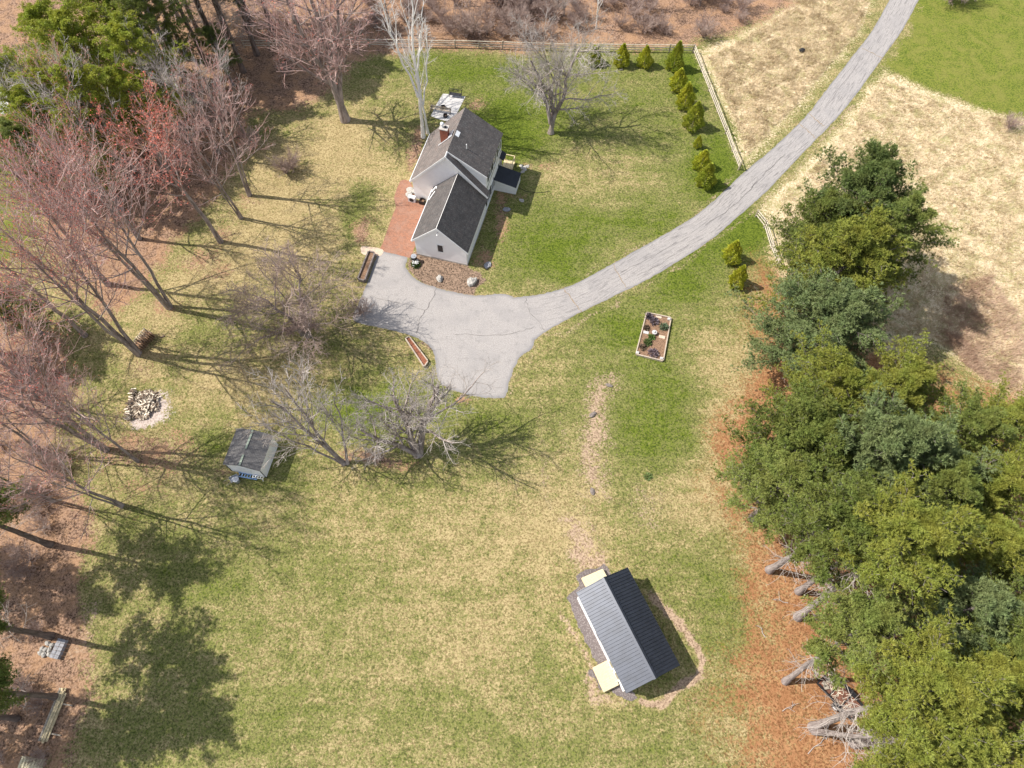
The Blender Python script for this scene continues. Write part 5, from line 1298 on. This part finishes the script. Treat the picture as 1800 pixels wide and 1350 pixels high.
# second stem of the double trunk
plant_tree('pine_high', 'pine_tree', 1431, 1285, .8, 140, 'slimmer stem leaning from the foot of the double trunk pine', group=PN, col=YG, zs=.85, tilt=(2, 0))
PU = 'pines of the upper left wood'
for i, (k, x, y, h, s, a, c, lab) in enumerate((
    ('pine_c', 303, 222, 16, .95, 0, YG, 'yellow green pine in the middle of the upper left corner'), ('pine_a', 235, 300, 16, .9, 60, YG, 'yellow green pine leaning towards the pale lane'),
    ('pine_c', 200, 210, 15, .9, 120, YG, 'bright pine nearest the tan field corner'), ('pine_a', 345, 180, 17, .9, 180, MG, 'mid green pine beside the dark trunks'),
    ('pine_b', 258, 150, 16, .9, 240, YG, 'yellow pine at the very top left'), ('pine_a', 130, 255, 7, .45, 300, DG, 'small dark pine beside the pale lane'), ('pine_a', 285, 270, 13, .7, 30, YG, 'lower yellow green pine among grey bare trees'),
    ('pine_c', 150, 330, 9, .55, 30, MG, 'small green pine behind grey twigs on the left'), ('pine_b', 180, 350, 8, .5, 80, MG, 'small green pine below the first small pine'), ('pine_c', 90, 340, 8, .6, 80, LG, 'short bright pine beside the green field corner'),
    ('pine_c', 172, 285, 15, .85, 10, YG, 'yellow green pine just above the pale lane end'), ('pine_a', 120, 350, 12, .75, 100, MG, 'green pine between the pale lane and the green field'), ('pine_b', 215, 370, 13, .7, 190, LG, 'light green pine tangled with grey bare branches'), ('pine_a', 165, 175, 14, .8, 210, YG, 'yellow pine at the edge of the tan field'),
    ('pine_c', 128, 305, 13, .8, 90, YG, 'yellow green pine overhanging the pale lane'), ('pine_a', 100, 235, 12, .7, 200, YG, 'small yellow green pine between lane and tan field'),
    ('pine_b', 372, 70, 19, .9, 15, MG, 'dense green pine rising among the dark bare trunks'), ('pine_b', 442, 70, 18, .85, 95, DG, 'dark green pine at the right of the dark stand'), ('pine_b', 315, 35, 20, .9, 140, MG, 'tall green pine at the top edge behind the dark stand'), ('pine_a', 410, 150, 9, .5, 140, DG, 'small dark pine at the foot of the dark stand'),
    ('pine_c', 72, 585, 8.5, .6, 200, MG, 'dark green pine at the left edge above the brown hollow'), ('pine_a', -10, 620, 14, .8, 20, YG, 'pine half out of frame on the left edge'))):
    plant_tree(k, 'pine_tree', x, y, s, a, lab, group=PU, col=((.36, .40, .055) if c == YG else c), zs=h / 20)
ORD = dict(zip([0, 11, 1, 8, 2, 3, 7, 4, 10, 5, 6, 9], ['first', 'second', 'third', 'fourth', 'fifth', 'sixth', 'seventh', 'eighth', 'ninth', 'tenth', 'eleventh', 'twelfth']))
for i, (x, y, h) in enumerate(((292, 88, 21), (330, 104, 23), (362, 112, 22), (396, 118, 24), (428, 126, 21), (452, 96, 22), (482, 62, 20), (405, 72, 22), (350, 60, 21), (520, 40, 17), (440, 40, 20), (300, 130, 20))):
    plant_tree('pine_tall', 'pine_tree', x, y, 1.0, i * 50, 'tall bare trunked pine, %s from the left in the dark stand' % ORD[i], group='tall pines of the dark stand', col=DG, zs=h / 20)
PL = 'pines of the lower left edge'
for i, (k, x, y, h, s, a, c, lab) in enumerate((
    ('pine_edge', 88, 957, 17.5, .85, 0, MG, 'pine on the thickest dark trunk at the left edge'), ('pine_edge', 90, 1118, 18, .85, 80, MG, 'pine on the dark trunk ending at the stone stack'), ('pine_edge', 100, 1225, 17.5, .8, 150, MG, 'pine on the dark trunk behind the lumber pile'),
    ('pine_edge', 30, 1263, 15, .7, 210, MG, 'pine on the thinnest trunk at the left edge'), ('pine_c', -140, 1000, 21, .85, 30, LG, 'pine half out of frame left of the leaf litter'), ('pine_c', -150, 1260, 21, .8, 70, MG, 'pine beyond the left edge with a green skirt showing'))):
    plant_tree(k, 'pine_tree', x, y, s, a, lab, group=PL, col=c, zs=h / 20)
for i, (x, y, a, l_, lab) in enumerate(((1420, 1325, 35, 1.6, 'forked pale fallen branch on the needle floor near the bottom edge'), (1345, 1120, 110, .8, 'short pale stick on the orange needles above the trailer'), (1375, 1250, 20, .9, 'short pale stick left of the double trunk'), (1452, 1300, 70, 1.3, 'pale fallen branch just below the double trunk'), (1385, 1060, 160, 1.0, 'pale stick lying beside the short grey trunk'))):
    rg_ = np.random.default_rng(i); P_ = np.array([[[0, 0, .06], [l_ * .5, .1, .1], [l_, -.05, .08], [l_ * 1.5, .2, .12]]], float)
    q_ = grow(rg_, P_, np.full((1, 4), .035), np.array([l_ * 1.5]), 4, .3, .95, .7, .5, -.02, .1, 4, .7, .02)
    o = link(bpy.data.objects.new('fallen_branch', np_mesh('fallen_branch', *merge([tubes(P_, np.array([[.045, .035, .03, .02]]), 5), tubes(q_[0], q_[1], 4)]), [M['dead']])))
    o.location = at(x, y); o.rotation_euler = (0, 0, R(a)); tag(o, lab, 'branch')
# --- young cedars
CY = (.46, .48, .05); CD = (.36, .40, .05)
for i, (x, y, s, lab) in enumerate(((1043, 112, .92, 'first young cedar from the left along the north fence'), (1091, 114, 1.0, 'second young cedar from the left along the north fence'), (1132, 115, .88, 'third young cedar from the left along the north fence'), (1183, 121, 1.08, 'golden cedar at the corner where the two fences meet'),
        (1190, 155, 1.05, 'cedar next below the corner cedar'), (1203, 187, 1.12, 'cedar third from the corner down the east row'), (1216, 223, 1.12, 'cedar at the foot of the tight upper east row'), (1225, 258, .5, 'smallest cedar alone in the gap of the east row'), (1231, 294, .95, 'cedar just above the lowest cedar of the east row'), (1238, 324, 1.1, 'lowest and broadest cedar of the east row'),
        (1284, 457, .95, 'upper golden cedar south of the drive'), (1292, 500, .92, 'lower golden cedar south of the drive'))):
    plant_tree('cedar_a' if i % 2 else 'cedar_b', 'cedar_tree', x, y, s, i * 61, lab, group='young golden cedars', col=(CY if i % 3 else CD), zs=s * (.88 + .09 * ((i * 5) % 4)), tilt=((i * 7) % 5 - 2, (i * 3) % 5 - 2))
# --- tufts of dead meadow grass and of lawn
def tufts(name, label, polys, n, hgt, wid, mat, seed, blades=5, lean=.5):
    rg = np.random.default_rng(seed); C = []
    for poly, share in polys:
        P = np.array([at(*p)[:2] for p in poly]); x0, y0 = P.min(0); x1, y1 = P.max(0)
        need = int(n * share); got = []
        while sum(len(g) for g in got) < need:
            q = rg.random((need, 2)) * [x1 - x0, y1 - y0] + [x0, y0]
            dn = np.sin(q[:, 0] * 1.3 + 2 * np.sin(q[:, 1] * .7)) * np.cos(q[:, 1] * 1.1 + np.sin(q[:, 0] * .5)) * .35 + .65
            got.append(q[(seg_dist(q[:, 0], q[:, 1], [tuple(p) for p in P]) > .3) & (rg.random(need) < dn)])
        C.append(np.concatenate(got)[:need])
    C = np.concatenate(C); m = len(C); C3 = np.concatenate([C, np.zeros((m, 1))], 1)[:, None, :] + rg.normal(size=(m, blades, 3)) * [.12, .12, 0]
    d = unit(np.array([.3, -.1, 1.0]) + rg.normal(size=(m, blades, 3)) * [lean, lean, .1]); s = hgt * (.5 + rg.random((m, 1, 1))) * (.7 + .6 * rg.random((m, blades, 1)))
    p = unit(np.cross(d, rg.normal(size=(m, blades, 3)))) * wid
    V_ = np.stack([C3 - p, C3 + p, C3 + d * s], 2).reshape(-1, 3)
    o = link(bpy.data.objects.new(name, np_mesh(name, V_, np.arange(len(V_)).reshape(-1, 3), [mat])))
    return tag(o, label, 'grass', kind='stuff')
M['straw'] = twig_material('straw_blades', (0.42, 0.32, 0.19), (0.68, 0.56, 0.38))
M['blade'] = twig_material('green_blades', (0.10, 0.14, 0.025), (0.19, 0.22, 0.05))
M['briar'] = twig_material('briar_stems', (0.42, 0.28, 0.20), (0.60, 0.44, 0.33))
tufts('meadow_grass', 'tall dead meadow grass on both sides of the drive', [([(1240, 100), (1290, 75), (1395, 10), (1360, -60), (1550, -60), (1515, 50), (1470, 105), (1400, 188), (1312, 280), (1292, 225)], .4), ([(1550, 135), (1640, 172), (1700, 192), (1810, 214), (1900, 240), (1900, 740), (1800, 715), (1640, 600), (1430, 560), (1380, 400), (1365, 350), (1450, 268)], .6)], 26000, .42, .022, M['straw'], 5)
tufts('meadow_weeds', 'patches of brown briar stems in the meadow right of the pines', [([(1660, 500), (1740, 480), (1800, 560), (1800, 700), (1700, 650), (1640, 590)], .8), ([(1640, 560), (1700, 600), (1760, 690), (1700, 650)], .2)], 2600, .6, .02, M['briar'], 6)
